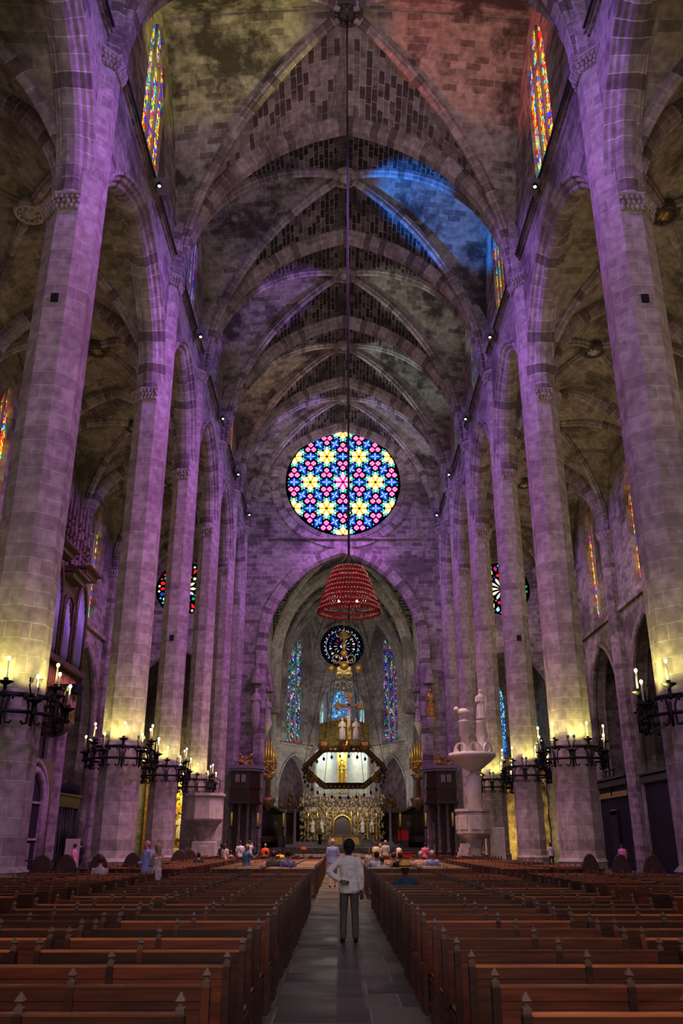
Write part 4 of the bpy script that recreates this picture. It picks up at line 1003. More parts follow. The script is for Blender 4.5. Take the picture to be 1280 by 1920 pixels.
b_ = MB(); b_.tube([(0, -.2, 2.9), (0, -.28, 2.4), (.02, -.22, 1.9), (.03, -.3, 1.3), (0, -.2, .7)], [.17, .2, .14, .12, .07], 8); b_.tube([(-.95, -.18, 3.15), (-.45, -.2, 2.95), (0, -.2, 2.85), (.45, -.2, 2.95), (.95, -.18, 3.15)], [.05, .07, .1, .07, .05], 6); b_.sphere((.05, -.3, 3.15), .16, 6); b_.build('figure', 'pale_stone', t)
for s in (-1, 1):
    t = thing('mourner_statue', 'white robed figure %s of the crucifix on the baldachin' % ('left' if s < 0 else 'right'), 'statue', (.6 + s * .62 * 1.05, 82.5, 10.7)); b_ = MB(); statue(b_, 2.1); b_.build('figure', 'marble', t)
t = thing('hanging_crown', 'cluster of gilded rings and orbs hanging in front of the dark rose window', 'ornament', (0.15, 88, 17.9))
for x, z, r0 in ((-.8, 1.6, .42), (.75, 1.6, .42), (-.45, -.0, .36), (.45, 0, .36), (-.7, -1.1, .32), (.6, -1.1, .32)): b_ = MB(); b_.tube([(x + r0 * math.cos(k * PI / 6), 0, z + r0 * math.sin(k * PI / 6)) for k in range(12)], .09, 5, closed=True); b_.build('ring', 'dull_gold', t)
for p, r0 in (((-1.3, 0, .6), .42), ((1.5, 0, .6), .45), ((0, 0, -1.5), .3), ((0, 0, .9), .5), ((.0, 0, 2.2), .4)): b_ = MB(); b_.sphere(p, r0, 6); b_.build('orb', 'organ_gold', t)
b_ = MB(); b_.box((0, .1, .4), (1.4, .3, 1.0), bev=.2); b_.build('body', 'dull_gold', t)
b_ = MB(); b_.lathe([(.1, 2.4), (.35, 3.2), (.1, 3.4), (.55, 4.3), (.3, 4.5)], 6); b_.tube([(-.9, 0, 4.3), (0, 0, 3.6), (.9, 0, 4.3)], .1, 5); b_.tube([(0, 0, 4.4), (0, 0, 9)], .03, 4); b_.tube([(0, 0, -1.6), (0, 0, -5)], .03, 4); b_.build('stem', 'dull_gold', t)

# gilded upright retables with statues on the chancel walls
for s in (-1, 1):
    t = thing('gilded_tower', 'tall gilded openwork tower with pipes on the %s chancel wall' % sidename(s), 'ornament', (s * 6.75, 80, 4.3))
    b_ = MB(); b_.lathe([(.1, 0), (.55, .5), (.75, .9), (.75, 1.1), (.45, 1.2)], 8); b_.lathe([(.2, 1.2), (.16, 2.6), (.5, 2.8), (.5, 3.0)], 8); b_.build('bracket', 'dull_gold', t)
    b_ = MB(); [b_.lathe([(.09, 3.0 + abs(k) * .2), (.09, 5.6 + .3 * (k % 2) - abs(k) * .25), (.01, 6.4 - abs(k) * .3)], 6, (k * .22, -.1 + .05 * abs(k), 0)) for k in range(-3, 4)]; b_.build('spire', 'gold', t)
    b_ = MB(); [b_.box((0, 0, z), (1.3, .8, .16), bev=.04) for z in (3.1, 4.2)]; r_ = random.Random(3); [b_.sphere((r_.uniform(-.6, .6), -.3, r_.uniform(2.8, 4.4)), .11, 4) for k in range(30)]; b_.build('tracery', 'organ_gold', t)
    t = thing('wall_saint', 'pale stone saint under gothic canopy inside the %s side of the chancel arch' % sidename(s), 'statue', (s * 6.9, 79.0, 11.9))
    b_ = MB(); b_.lathe([(.05, -1.2), (.3, -.5), (.5, -.1), (.5, 0)], 8); b_.build('bracket', 'pale_stone', t)
    b_ = MB(); statue(b_, 2.3); b_.build('figure', 'pale_stone', t)
    b_ = MB(); b_.lathe([(.55, 2.7), (.6, 3.0), (.3, 3.3), (.35, 3.6), (.04, 5.4)], 8, sm=False); [b_.lathe([(.08, 2.7), (.08, 3.4), (.01, 4.1)], 5, (.5 * math.cos(k * PI / 3), .5 * math.sin(k * PI / 3), 0)) for k in range(6)]; b_.build('canopy', 'carved_stone', t)
    # statue on the other face of the jamb
    t = thing('wall_saint', 'stone saint on a pedestal against the %s jamb of the chancel arch' % sidename(s), 'statue', (s * 7.75, 76.7, 12.0))
    b_ = MB(); b_.lathe([(.05, -1.4), (.3, -.6), (.45, -.1), (.45, 0)], 8); b_.build('bracket', 'pale_stone', t); b_ = MB(); statue(b_, 2.6); b_.build('figure', 'organ_gold' if s > 0 else 'pale_stone', t)
    b_ = MB(); b_.lathe([(.5, 3.0), (.5, 3.3), (.04, 4.9)], 8, sm=False); b_.build('canopy', 'carved_stone', t)
    # dark wooden singing galleries
    t = thing('singing_gallery', 'dark carved wooden gallery on columns at the %s side of the altar steps' % sidename(s), 'gallery', (s * 8.35, 75.2, 0))
    def gx(p): return (s * p[0], p[1], p[2])
    foot = [(-1.35, 1.4), (-1.35, -.2), (-.6, -1.3), (1.0, -1.3), (1.0, 1.4)]
    def slabz(mb, poly, z0, z1, k=1.0):
        n_ = len(poly); v = [gx((x * k, y * k, z0)) for x, y in poly] + [gx((x * k, y * k, z1)) for x, y in poly]
        mb.add(v, [list(range(n_)), list(range(n_, 2 * n_))] + [[i, (i + 1) % n_, n_ + (i + 1) % n_, n_ + i] for i in range(n_)])
    b_ = MB(); slabz(b_, foot, 4.9, 7.3); b_.build('body', 'dark_wood', t)
    b_ = MB(); slabz(b_, foot, 7.3, 7.5, 1.12); slabz(b_, foot, 7.5, 7.75, 1.2); b_.build('cornice', 'lamp_box', t)
    b_ = MB(); slabz(b_, foot, 4.7, 4.9, 1.12); slabz(b_, foot, 5.9, 6.05, 1.06)
    for k in range(9): b_.box(gx((-.5 + k * .18, -1.34, 5.5)), (.09, .08, .7))
    b_.build('moulding', 'dark_wood', t)
    for k in range(6): b_ = MB(); b_.box(gx((-.2 + (k % 3) * .12 + (k // 3) * .5, -1.38, 6.7)), (.05, .06, .6)); b_.build('white_pipe', 'marble', t)
    for k, (x, y) in enumerate(((-1.1, 0), (-.5, -1.1), (.2, -1.1), (.85, -1.1))):
        b_ = MB(); b_.lathe([(.22, 0), (.22, 1.0), (.14, 1.15), (.12, 4.3), (.24, 4.7)], 8, gx((x, y, 0))); b_.build('column', 'dark_stone', t)
    b_ = MB(); b_.box(gx((.2, .6, 2.4)), (1.8, .3, 4.7)); b_.build('back_panel', 'dark_wood', t)
    b_ = MB(); r_ = random.Random(8 + s); [b_.sphere(gx((r_.uniform(-.7, .9), -.9 + r_.uniform(0, .4), 7.8 + abs(r_.gauss(0, .4)))), r_.uniform(.08, .2), 5) for k in range(34)]; b_.build('gilt_crest', 'organ_gold', t)
# red chairs and furniture in the chancel
for k, (x, y, z, w_, h_) in enumerate(((5.2, 78.5, PZ, .9, 1.4), (5.0, 74.5, .3, 1.6, .7), (7.1, 74.5, .3, .9, .6))):
    t = thing(['red_chair', 'red_bench', 'red_stool'][k], ['red draped chair back standing in the dark right side of the chancel', 'wide low red bench by the right end of the altar steps', 'small low red stool by the right end of the altar steps'][k], 'seat', (x, y, z))
    b_ = MB(); b_.box((0, 0, h_ * .45), (w_, .6, .12), bev=.03); b_.box((0, .28, h_ * .72), (w_, .1, h_ * .55), bev=.03); b_.build('upholstery', 'red_cloth', t)
    b_ = MB(); [b_.box((a * w_ * .42, b2 * .22, h_ * .2), (.06, .06, h_ * .4)) for a in (-1, 1) for b2 in (-1, 1)]; b_.build('frame', 'dark_wood', t)
t = thing('orange_lamp', 'small orange shaded lamp at the left of the altar steps', 'lamp', (-3.2, 73.5, 0)); b_ = MB(); b_.lathe([(.15, 0), (.03, .1), (.03, 1.3)], 6); b_.build('pole', 'iron', t); plain('orange_cloth', (.9, .18, .03), .6); b_ = MB(); b_.lathe([(.28, 1.15), (.24, 1.3), (.14, 1.4)], 10, cap=True); b_.build('shade', 'orange_cloth', t)
# iron altar rail
t = thing('altar_rail', 'low black iron rail in front of the altar steps', 'railing', (0, 71.5, 0))
for s in (-1, 1):
    b_ = MB(); b_.tube([(s * 1.4, 0, .95), (s * 9, 0, .95)], .045, 5); b_.tube([(s * 1.4, 0, .2), (s * 9, 0, .2)], .03, 5); [b_.tube([(s * (1.4 + k * .2), 0, 0), (s * (1.4 + k * .2), 0, .95)], .018, 4) for k in range(39)]; b_.build('rail', 'iron', t)
# ------------------------------------------------------------------ pier chandeliers
def make_chandelier():
    t = thing('candle_ring', 'x', 'chandelier', (0, 0, 0), 0, 'iron candle rings around the piers')
    b_ = MB(); R1, R2 = 1.48, 1.32; q = [2 * PI * k / 32 for k in range(32)]
    b_.tube([(R1 * math.cos(a), R1 * math.sin(a), 0) for a in q], .055, 6, closed=True); b_.build('lower_ring', 'iron', t)
    b_ = MB(); b_.lathe([(R2, .42), (R2 + .03, .42), (R2 + .03, .55), (R2, .55), (R2, .42)], 32, cap=False); b_.build('upper_ring', 'iron', t)
    def Mk(a): return Matrix.Rotation(a, 4, 'Z')
    def scroll(mb, M):
        mb.tube([(R1, -.28, -.25), (R1 + .03, -.22, -.33), (R1 + .03, -.12, -.30), (R1, -.09, -.1), (R1, -.10, .2), (R1 - .05, -.17, .45), (R1, -.26, .42), (R1 + .03, -.24, .33)], .035, 5, M=M)
        mb.tube([(R1, .28, -.25), (R1 + .03, .22, -.33), (R1 + .03, .12, -.30), (R1, .09, -.1), (R1, .10, .2), (R1 - .05, .17, .45), (R1, .26, .42), (R1 + .03, .24, .33)], .035, 5, M=M)
        mb.tube([(R1 + .05, 0, -.38), (R1 + .07, 0, .3)], .045, 5, M=M)
    nc = 12
    for k in range(nc):
        a = 2 * PI * (k + .5) / nc; M = Mk(a); tall = k % 2
        b_ = MB(); scroll(b_, M)
        rr_, zz = (R1 - .02, .78) if tall else (R1 + .15, .30)
        b_.lathe([(.03, zz - .42), (.10, zz - .35), (.05, zz - .25), (.05, zz - .08), (.21, zz), (.22, zz + .03), (.06, zz + .05), (.07, zz + .12)], 8, (rr_, 0, 0), M=M)
        if not tall:
            b_.tube([(R1, -.05, .4), (R1 + .02, -.15, .75), (R1 + .05, -.1, .9)], .025, 4, M=M); b_.tube([(R1, .05, .4), (R1 + .02, .15, .75), (R1 + .05, .1, .9)], .025, 4, M=M)
            b_.box((R1 + .06, -.13, .88), (.05, .13, .13), M=M, rz=.5); b_.box((R1 + .06, .13, .88), (.05, .13, .13), M=M, rz=-.5)
        b_.build('bracket', 'iron', t)
        b_ = MB(); b_.lathe([(.032, zz + .1), (.028, zz + .62)], 6, (rr_, 0, 0), M=M); cd = b_.build('candle', 'ivory', t)
        b_ = MB(); b_.sphere((0, 0, 0), .048, 6, sc=(1, 1, 1.3)); bu = b_.build('bulb', 'bulb_yellow', cd); bu.location = M @ Vector((rr_, 0, zz + .67))
    return t
ch0 = make_chandelier(); first = True
for s in (-1, 1):
    for i, y in ((2, 24.7), (3, 38.3), (4, 48.1), (5, 58.4)):
        o = ch0 if first else copy_tree(ch0); first = False
        place(o, (s * PX, y, 5.05), 0, 'black iron ring of lit candles around the %s pier, %s from the camera' % (sidename(s), ORD[i - 2]))
        q_ = {2: 1.0, 3: .95}.get(i, .84); o.scale = (q_, q_, .98)
        # the light of its bulbs
        f_ = 1 if s < 0 else -1
        for an in (-PI / 2, -PI / 2 + .85 * f_, -PI / 2 + 1.7 * f_, -PI / 2 - .85 * f_):
            lamp('SPOT', 'candle_glow', (s * PX + 1.75 * q_ * math.cos(an), y + 1.75 * q_ * math.sin(an), 5.75), (.95, .86, .22), CANDLE_W * q_ ** 2, (s * PX, y, 8.6), spot_size=2.0, spot_blend=.6, shadow_soft_size=.1)

# ------------------------------------------------------------------ red glass lamp hanging on a long chain
t = thing('red_chandelier', 'large bell-shaped chandelier of red glass lamps hanging on a long chain above the aisle', 'chandelier', (0.02, 31.5, 9.9))
b_ = MB(); b_.tube([(0, 0, 2.2), (0, 0, 31.6)], .045, 5); b_.tube([(0, 0, 3.8), (.12, 0, 4.05), (0, 0, 4.3), (-.12, 0, 4.05)], .04, 5, closed=True); b_.build('chain', 'cable', t)
rows = [(.58, 1.66), (.68, 1.46), (.76, 1.26), (.83, 1.06), (.89, .86), (.95, .66), (1.01, .46), (1.10, .22), (1.18, 0.02)]
for r0, z in rows:
    b_ = MB(); b_.tube([(r0 * math.cos(2 * PI * k / 32), r0 * math.sin(2 * PI * k / 32), z) for k in range(32)], .02, 5, closed=True)
    [b_.tube([(r0 * .98 * math.cos(a), r0 * .98 * math.sin(a), z + .02), (r0 * .98 * math.cos(a), r0 * .98 * math.sin(a), z + .1)], .012, 4) for a in [2 * PI * k / 12 for k in range(12)]]
    b_.build('hoop', 'iron', t)
    g = MB(); n = int(2 * PI * r0 / .115)
    for k in range(n):
        a = 2 * PI * k / n; g.lathe([(.012, -.075), (.038, -.04), (.048, .03), (.05, .075)], 6, (r0 * math.cos(a), r0 * math.sin(a), z - .02), cap=True)
    tag(g.build('red_glass_row', 'red_glass', t), kind='stuff')
b_ = MB(); [b_.tube([(rows[k][0] * math.cos(a), rows[k][0] * math.sin(a), rows[k][1]) for k in range(len(rows))], .018, 4) for a in [2 * PI * q / 8 for q in range(8)]]; [b_.tube([(.58 * math.cos(a), .58 * math.sin(a), 1.66), (0, 0, 2.3)], .015, 4) for a in [2 * PI * q / 8 for q in range(8)]]; b_.tube([(-1.2, 0, 0), (1.2, 0, 0)], .018, 4); b_.tube([(0, -1.2, 0), (0, 1.2, 0)], .018, 4); b_.tube([(0, 0, -.25), (0, 0, 2.2)], .02, 4); b_.build('frame', 'iron', t)
for x in (-.38, .3): b_ = MB(); b_.sphere((x, 0, .42), .05, 5); b_.build('bulb', 'bulb_yellow', t)
lamp('POINT', 'red_chandelier_glow', (0, 31.5, 10.25), (1, .8, .5), 16, shadow_soft_size=.1)
lamp('SPOT', 'chandelier_key', (-6, 25, 20), (1, .75, .7), 900, (0, 31.5, 10.5), spot_size=.16, spot_blend=.5, shadow_soft_size=.3)
# ------------------------------------------------------------------ pews
def wood(name, c1, c2, rough=.42):
    m, nt, b = newmat(name)
    tc = N(nt, 'ShaderNodeTexCoord'); mp = N(nt, 'ShaderNodeMapping'); mp.inputs['Scale'].default_value = (1.5, 9, 14)
    oi = N(nt, 'ShaderNodeObjectInfo')
    ad = N(nt, 'ShaderNodeVectorMath', operation='ADD'); nt.links.new(tc.outputs['Object'], ad.inputs[0])
    sc = N(nt, 'ShaderNodeVectorMath', operation='SCALE'); sc.inputs[3].default_value = 30; cb = N(nt, 'ShaderNodeCombineXYZ'); nt.links.new(oi.outputs['Random'], cb.inputs[0]); nt.links.new(cb.outputs[0], sc.inputs[0]); nt.links.new(sc.outputs[0], ad.inputs[1])
    nt.links.new(ad.outputs[0], mp.inputs['Vector'])
    nz = N(nt, 'ShaderNodeTexNoise'); nz.inputs['Scale'].default_value = 1.6; nz.inputs['Detail'].default_value = 5; nt.links.new(mp.outputs[0], nz.inputs['Vector'])
    c = ramp(nt, nz.outputs[0], [(.3, c1), (.7, c2)])
    v = ramp(nt, oi.outputs['Random'], [(0, (.45, .42, .42)), (.6, (1, 1, 1)), (1, (2.4, 2.0, 1.7))]); c = mixc(nt, 1.0, c, v, 'MULTIPLY')
    nt.links.new(c, b.inputs['Base Color']); b.inputs['Roughness'].default_value = rough
    return m
wood('pew_wood', (.030, .007, .003), (.085, .020, .008), .40)
wood('pew_rail', (.16, .055, .022), (.27, .10, .04), .28)  # lighter than the backs: highlight along the rails put into the colour
wood('pew_seat', (.16, .05, .03), (.24, .08, .045), .35)
plain('finial_wood', (.12, .07, .045), .35)
PWID = 1.73
def pew_parts():
    P = {}
    b_ = MB(); b_.box((PWID / 2, -.0, .66), (PWID - .08, .03, .49)); b_.box((PWID / 2, -.019, .865), (PWID - .09, .012, .05)); b_.box((PWID / 2, -.017, .80), (PWID - .09, .008, .012)); b_.box((PWID / 2, -.022, .42), (PWID - .10, .018, .05)); P['backrest'] = [(b_, 'pew_wood')]
    b_ = MB(); b_.box((PWID / 2, .0, .913), (PWID - .06, .038, .026), bev=.008); P['top_rail'] = [(b_, 'pew_rail')]
    b_ = MB(); b_.box((PWID / 2, .23, .445), (PWID - .04, .43, .035), bev=.01); P['seat'] = [(b_, 'pew_seat')]
    b_ = MB(); b_.box((PWID / 2, .12, .12), (PWID - .12, .04, .1)); b_.box((PWID / 2, -.19, .13), (PWID - .1, .15, .04), bev=.01); P['kneeler'] = [(b_, 'pew_wood')]
    posts = []
    for x in (.03, PWID / 2, PWID - .03):
        b_ = MB(); b_.box((x, 0, .46), (.050, .08, .92), bev=.008)
        b_.add([(x - .031, .045, .0), (x - .031, .38, 0), (x - .031, .36, .12), (x - .031, .30, .25), (x - .031, .42, .42), (x - .031, .045, .42), (x + .031, .045, .0), (x + .031, .38, 0), (x + .031, .36, .12), (x + .031, .30, .25), (x + .031, .42, .42), (x + .031, .045, .42)],
               [[0, 1, 2, 3, 4, 5], [11, 10, 9, 8, 7, 6], [0, 6, 7, 1], [1, 7, 8, 2], [2, 8, 9, 3], [3, 9, 10, 4], [4, 10, 11, 5], [5, 11, 6, 0]])
        f_ = MB(); f_.lathe([(.033, .90), (.033, .945), (.018, .955), (.018, .968), (.036, .98), (.004, 1.02)], 4, (x, 0, 0), sm=False, a0=PI / 4, a1=2 * PI + PI / 4)
        posts.append((b_, f_))
    return P, posts
PP, POSTS = pew_parts()
pew0 = thing('church_pew', 'x', 'pew', (0, 0, 0), 0, 'wooden pews in the nave')
for nm, lst in PP.items():
    for b_, mt in lst: b_.build(nm, mt, pew0)
for b_, f_ in POSTS: f_.build('finial', 'finial_wood', b_.build('post', 'pew_wood', pew0))
PEW_KIDS = [(c, list(c.children)) for c in pew0.children]
def dup_pew():
    r = pew0.copy(); COL.objects.link(r)
    for c, g in PEW_KIDS:
        d = c.copy(); COL.objects.link(d); d.parent = r
        for e in g: h_ = e.copy(); COL.objects.link(h_); h_.parent = d
    return r
AXC = -0.27; AHALF = .86
D0, DS = 5.06, .9225
pfirst = True; npew = 0
colname = ['on the aisle', 'second from aisle', 'third from aisle', 'outermost column']
rp = random.Random(21)
def col_x(s, c):
    base = AHALF + (0 if c < 2 else .78) + c * (PWID + .11)
    return AXC + s * base
rest = MB()
for blk, (y00, nrow, nm) in enumerate(((D0, 24, 'near'), (31.2, 28, 'far'))):
    for r in range(nrow):
        y = y00 + DS * r
        for s in (-1, 1):
            for c in range(4):
                if blk == 0 and ((c >= 2 and r < 8) or (c == 1 and r < 1) or (c == 3 and r < 13)): continue
                if blk == 1 and c == 3 and any(abs(y - yy) < 2.0 for yy in YB): continue
                x = col_x(s, c); jx = rp.uniform(-.02, .02)
                if npew < 300 and (blk == 0 or r < 18):
                    o = pew0 if pfirst else dup_pew(); pfirst = False; npew += 1
                    place(o, (x - (PWID if s < 0 else 0) + jx, y, 0), rp.uniform(-.004, .004), 'dark wooden pew, %s %s block, %s row from the camera, %s' % (nm, sidename(s), ordn(r), colname[c]))
                else:
                    M = Matrix.Translation((x - (PWID if s < 0 else 0), y, 0))
                    rest.box((PWID / 2, 0, .66), (PWID, .05, .50), M=M); rest.box((PWID / 2, .23, .44), (PWID, .42, .03), M=M)
                    for q in (.03, PWID / 2, PWID - .03): rest.box((q, 0, .48), (.06, .1, .96), M=M); rest.lathe([(.05, .95), (.05, 1.0), (.004, 1.04)], 4, (q, 0, 0), M=M, sm=False)
o = rest.build('church_pew', 'pew_wood'); tag(o, 'closely set farthest rows of brown pews just before the altar rail', 'pews', kind='stuff')
print('pews', npew)
plain('screen_wood', (.06, .022, .016), .5, noise=.3)
# round-topped wooden screens among the side pews
t0 = None
for k, (px_, D, w_) in enumerate(((80, 27.5, .78), (125, 28.2, .78), (186, 29.5, .7), (250, 33, .8), (337, 44, .9), (357, 46, .8), (1107, 29.5, .62), (1165, 28.4, .66), (1225, 27.5, .7))):
    x = CX + (px_ - 636) / 1596 * (.932 * D - .2)
    if t0 is None:
        t0 = thing('wooden_screen', 'x', 'screen', (0, 0, 0), 0, 'round-topped wooden screens')
        b_ = MB(); out = [(-.40, .12), (.40, .12), (.40, .85)] + [(.40 * math.cos(a), .85 + .5 * math.sin(a)) for a in [PI * q / 10 for q in range(1, 10)]] + [(-.40, .85)]
        b_.slab(out, [], lambda a, b: (a, -.03, b), lambda a, b: (a, .03, b)); b_.build('panel', 'screen_wood', t0)
        b_ = MB(); b_.tube([(a, 0, b) for a, b in out[2:]], .035, 5); b_.build('frame', 'dark_wood', t0)
        for q in (-.34, .34): b_ = MB(); b_.box((q, 0, .06), (.08, .4, .12)); b_.build('foot', 'dark_wood', t0)
        o = t0
    else: o = copy_tree(t0)
    place(o, (x, D, 0), 0, 'round-topped dark wooden screen, %s on the %s side' % (['leftmost', 'second from the left edge', 'third from the left edge', 'fourth, behind the seated woman', 'fifth, left of the far pier', 'sixth, right of the fifth', 'beside the second pier', 'in front of the dark door', 'nearest the edge'][k], 'left' if px_ < 640 else 'right')); o.scale = (w_ / .98, 1, 1.02)

# ------------------------------------------------------------------ pulpits
t = thing('stone_pulpit', 'square carved stone pulpit on a bracket against the far left pier', 'pulpit', (-8.75, 56.5, 0))
b_ = MB(); b_.lathe([(1.15, 3.0), (1.2, 3.1), (1.15, 4.35), (1.3, 4.45), (1.3, 4.6)], 8, sm=False, a0=PI / 8, a1=2 * PI + PI / 8); b_.build('box', 'pale_stone', t)
b_ = MB(); b_.lathe([(.3, 1.6), (.5, 2.0), (.9, 2.7), (1.15, 3.0)], 8, sm=False, a0=PI / 8, a1=2 * PI + PI / 8); b_.build('corbel', 'carved_stone', t)
b_ = MB(); b_.box((.1, 0, .9), (1.4, 1.2, 1.8), bev=.05); b_.box((.1, -.62, 1.0), (.5, .06, 1.1), bev=.03); statue(b_, .8); b_.build('base', 'pale_stone', t)
b_ = MB()
b_.tube([(.9, -.9, 4.6), (1.0, -.9, 5.3), (.6, -.9, 5.6)], .03, 5); b_.build('handrail', 'iron', t)
t = thing('canopied_pulpit', 'white stone pulpit with tall sculpted canopy beside the far right piers', 'pulpit', (7.9, 55.6, 0))
b_ = MB(); b_.lathe([(.75, 0), (.75, .3), (.45, .45), (.42, 1.4), (.6, 1.9), (1.0, 2.15)], 8, sm=False); b_.build('pedestal', 'pale_stone', t)
b_ = MB(); b_.lathe([(1.0, 2.15), (1.1, 2.25), (1.05, 3.45), (1.15, 3.5), (1.15, 3.65)], 8, sm=False, a0=PI / 8, a1=2 * PI + PI / 8)
for k in range(8): a = k * PI / 4; b_.box((1.03 * math.cos(a), 1.03 * math.sin(a), 2.85), (.06, .6, .8), rz=a, bev=.02)
b_.build('parapet', 'pale_stone', t)
b_ = MB(); b_.lathe([(.48, 3.5), (.45, 5.6), (.1, 5.9), (.5, 6.0), (1.35, 6.65), (1.5, 6.8), (1.5, 7.0), (.2, 7.1)], 12, (.2, .3, 0)); b_.build('sounding_board', 'marble', t)
for a in (-2.4, -1.57, -.7, .2): 
    b_ = MB()
    c_, s_ = math.cos(a), math.sin(a); M = Matrix.Translation((.2 + 1.15 * c_, .3 + 1.15 * s_, 7.0)) @ Matrix.Rotation(a + PI / 2, 4, 'Z')
    b_.slab([(-.5, 0), (.5, 0)] + [(.5 * math.cos(q), .1 + .5 * math.sin(q)) for q in [PI * k / 8 for k in range(9)]], [circ(0, .28, .26, 12)], lambda x, z, M=M: tuple(M @ Vector((x, -.06, z))), lambda x, z, M=M: tuple(M @ Vector((x, .06, z)))); b_.build('lunette', 'marble', t)
b_ = MB(); b_.lathe([(.55, 7.0), (.5, 7.6), (.3, 7.8), (.42, 8.1), (.3, 8.9), (.36, 9.0), (.05, 9.4)], 10, (.9, .5, 0)); b_.lathe([(.3, 7.0), (.25, 8.0), (.36, 8.1), (.34, 8.9), (.4, 9.0), (.1, 9.1)], 10, (-.25, .2, 0)); b_.build('pinnacle', 'marble', t)
b_ = MB(); statue(b_, 2.0, 1.1); o = b_.build('angel_figure', 'marble', t); o.location = (.95, .45, 9.1)
b_ = MB(); b_.sphere((0, 0, .3), .33, 7, sc=(1.3, .8, .8)); b_.sphere((-.45, 0, .48), .18, 6); [b_.tube([(q, 0, .25), (q, 0, -.15)], .07, 5) for q in (-.25, .3)]; o = b_.build('beast_figure', 'marble', t); o.location = (-.25, .2, 9.25)
b_ = MB(); [b_.box((-.55 - .24 * (8 - k) * .35, -.95, .12 + k * .24), (.5, .8, .24)) for k in range(7)]; b_.build('stair', 'pale_stone', t)
b_ = MB(); [b_.box((1.35, .3, 1.3), (.9, 1.3, 2.6), bev=.04)]; b_.build('stair_block', 'pale_stone', t)

# ------------------------------------------------------------------ organ on the left wall
t = thing('pipe_organ', 'tall gothic pipe organ with carved brown case on the left outer wall', 'organ', (-17.9, 51.6, 0)); ORG = t
b_ = MB(); b_.box((-.3, 0, 14.8), (1.6, 7.6, 6.0), bev=.1); b_.box((-.3, 0, 10.6), (1.4, 6.2, 3.0), bev=.05); b_.build('case', 'organ_wood', t)
for y0, y1, z in ((-3.9, -1.3, 18.2), (-1.3, 1.3, 17.2), (1.3, 3.9, 18.2)): b_ = MB(); b_.box((0, (y0 + y1) / 2, z), (2.3, 2.5, .35), bev=.05); b_.box((.25, (y0 + y1) / 2, z + .25), (2.5, 2.7, .15)); b_.build('cornice', 'organ_wood', t)
b_ = MB(); b_.box((0, 0, 11.8), (2.1, 8.0, .35), bev=.05); b_.build('lower_cornice', 'organ_wood', t)
for y, hw_, zt in ((-2.6, .95, 17.4), (0, .8, 15.9), (2.6, .95, 17.4)):
    for k in range(9):
        f_ = (k - 4) / 4; b_ = MB(); b_.lathe([(.02, 12.0), (.10, 12.5), (.10, zt - 1.6 * abs(f_)), (.02, zt + .1 - 1.6 * abs(f_))], 7, (.62, y + f_ * hw_, 0)); b_.build('pipe', 'pipe_metal', t)
    b_ = MB(); b_.tube([(.75, y + x, z) for x, z in [(-hw_ - .15, 12)] + arch_pts(hw_ + .15, 15.6, zt - 15.4, 8, .5) + [(hw_ + .15, 12)]], .12, 5); b_.build('pipe_frame', 'organ_wood', t)
b_ = MB(); r_ = random.Random(12)
for k in range(11):
    y = -3.7 + k * .74; b_.lathe([(.22, 18.4), (.12, 20.2), (.2, 20.4), (.03, 22.4 + 1.2 * (k % 2))], 5, (.3, y, 0), sm=False)
    for q in range(7): b_.sphere((.5, y + r_.uniform(-.3, .3), 18.6 + q * .45), .1, 4)
b_.build('pinnacle', 'organ_wood', t)
b_ = MB(); [b_.tube([(.55, -3.2 + k * .36, 9.3), (.75, -3.1 + k * .36, 10.4), (.6, -3.0 + k * .36, 11.6)], .09, 5) for k in range(18)]; b_.build('tracery', 'organ_gold', t)
for k in range(9): b_ = MB(); b_.lathe([(.04, 0), (.05, 1.0), (.14, 1.5)], 6, M=Matrix.Translation((.9, -1.6 + k * .1, 9.9 + .12 * (k % 5))) @ Matrix.Rotation(PI / 2, 4, 'Y')); b_.build('trumpet_pipe', 'iron', t)
GZ = 1.0
b_ = MB(); b_.lathe([(.3, 7.4), (.8, 7.6), (1.1, 7.9), (1.2, 8.1), (1.12, 8.2)], 8, (.9, -1.0, 0), sm=False); b_.build('gallery_base', 'organ_wood', t)
b_ = MB(); b_.lathe([(1.1, 8.2), (1.1, 9.9), (1.22, 10.0), (1.22, 10.1)], 8, (.9, -1.0, 0), sm=False, a0=PI / 8, a1=2 * PI + PI / 8); b_.build('gallery_case', 'organ_wood', t)
for k in range(8):
    a = PI / 4 * k; b_ = MB(); c_ = Vector((.9 + 1.06 * math.cos(a), -1.0 + 1.06 * math.sin(a), 0)); tt = Vector((-math.sin(a), math.cos(a), 0))
    [b_.tube([c_ + tt * q + Vector((0, 0, 8.2)), c_ + tt * q + Vector((0, 0, 9.8 if abs(q) > .3 else 9.5))], .05, 5) for q in (-.4, -.2, 0, .2, .4)]; b_.build('gilt_panel', 'dull_gold', t)
b_ = MB(); b_.box((-.8, 0, 3.2), (1.2, 7.4, 6.4)); b_.build('loft_wall', 'organ_wood', t)
b_ = MB(); b_.tube([(-.1, x, z) for x, z in [(-1.9, .2)] + arch_pts(1.9, 3.8, 1.9, 8, .2) + [(1.9, .2)]], .25, 6); b_.tube([(-.05, x, z) for x, z in [(-2.4, .2)] + arch_pts(2.4, 4.0, 2.2, 8, .2) + [(2.4, .2)]], .15, 6); b_.build('portal_arch', 'carved_stone', t)
b_ = MB(); b_.slab([(-1.8, .1), (1.8, .1)] + [(x, z) for x, z in arch_pts(1.8, 3.8, 1.8, 8, .2)][::-1], [], lambda a, b: (-.18, a, b), lambda a, b: (-.3, a, b)); b_.build('dark_glazing', 'void', t)
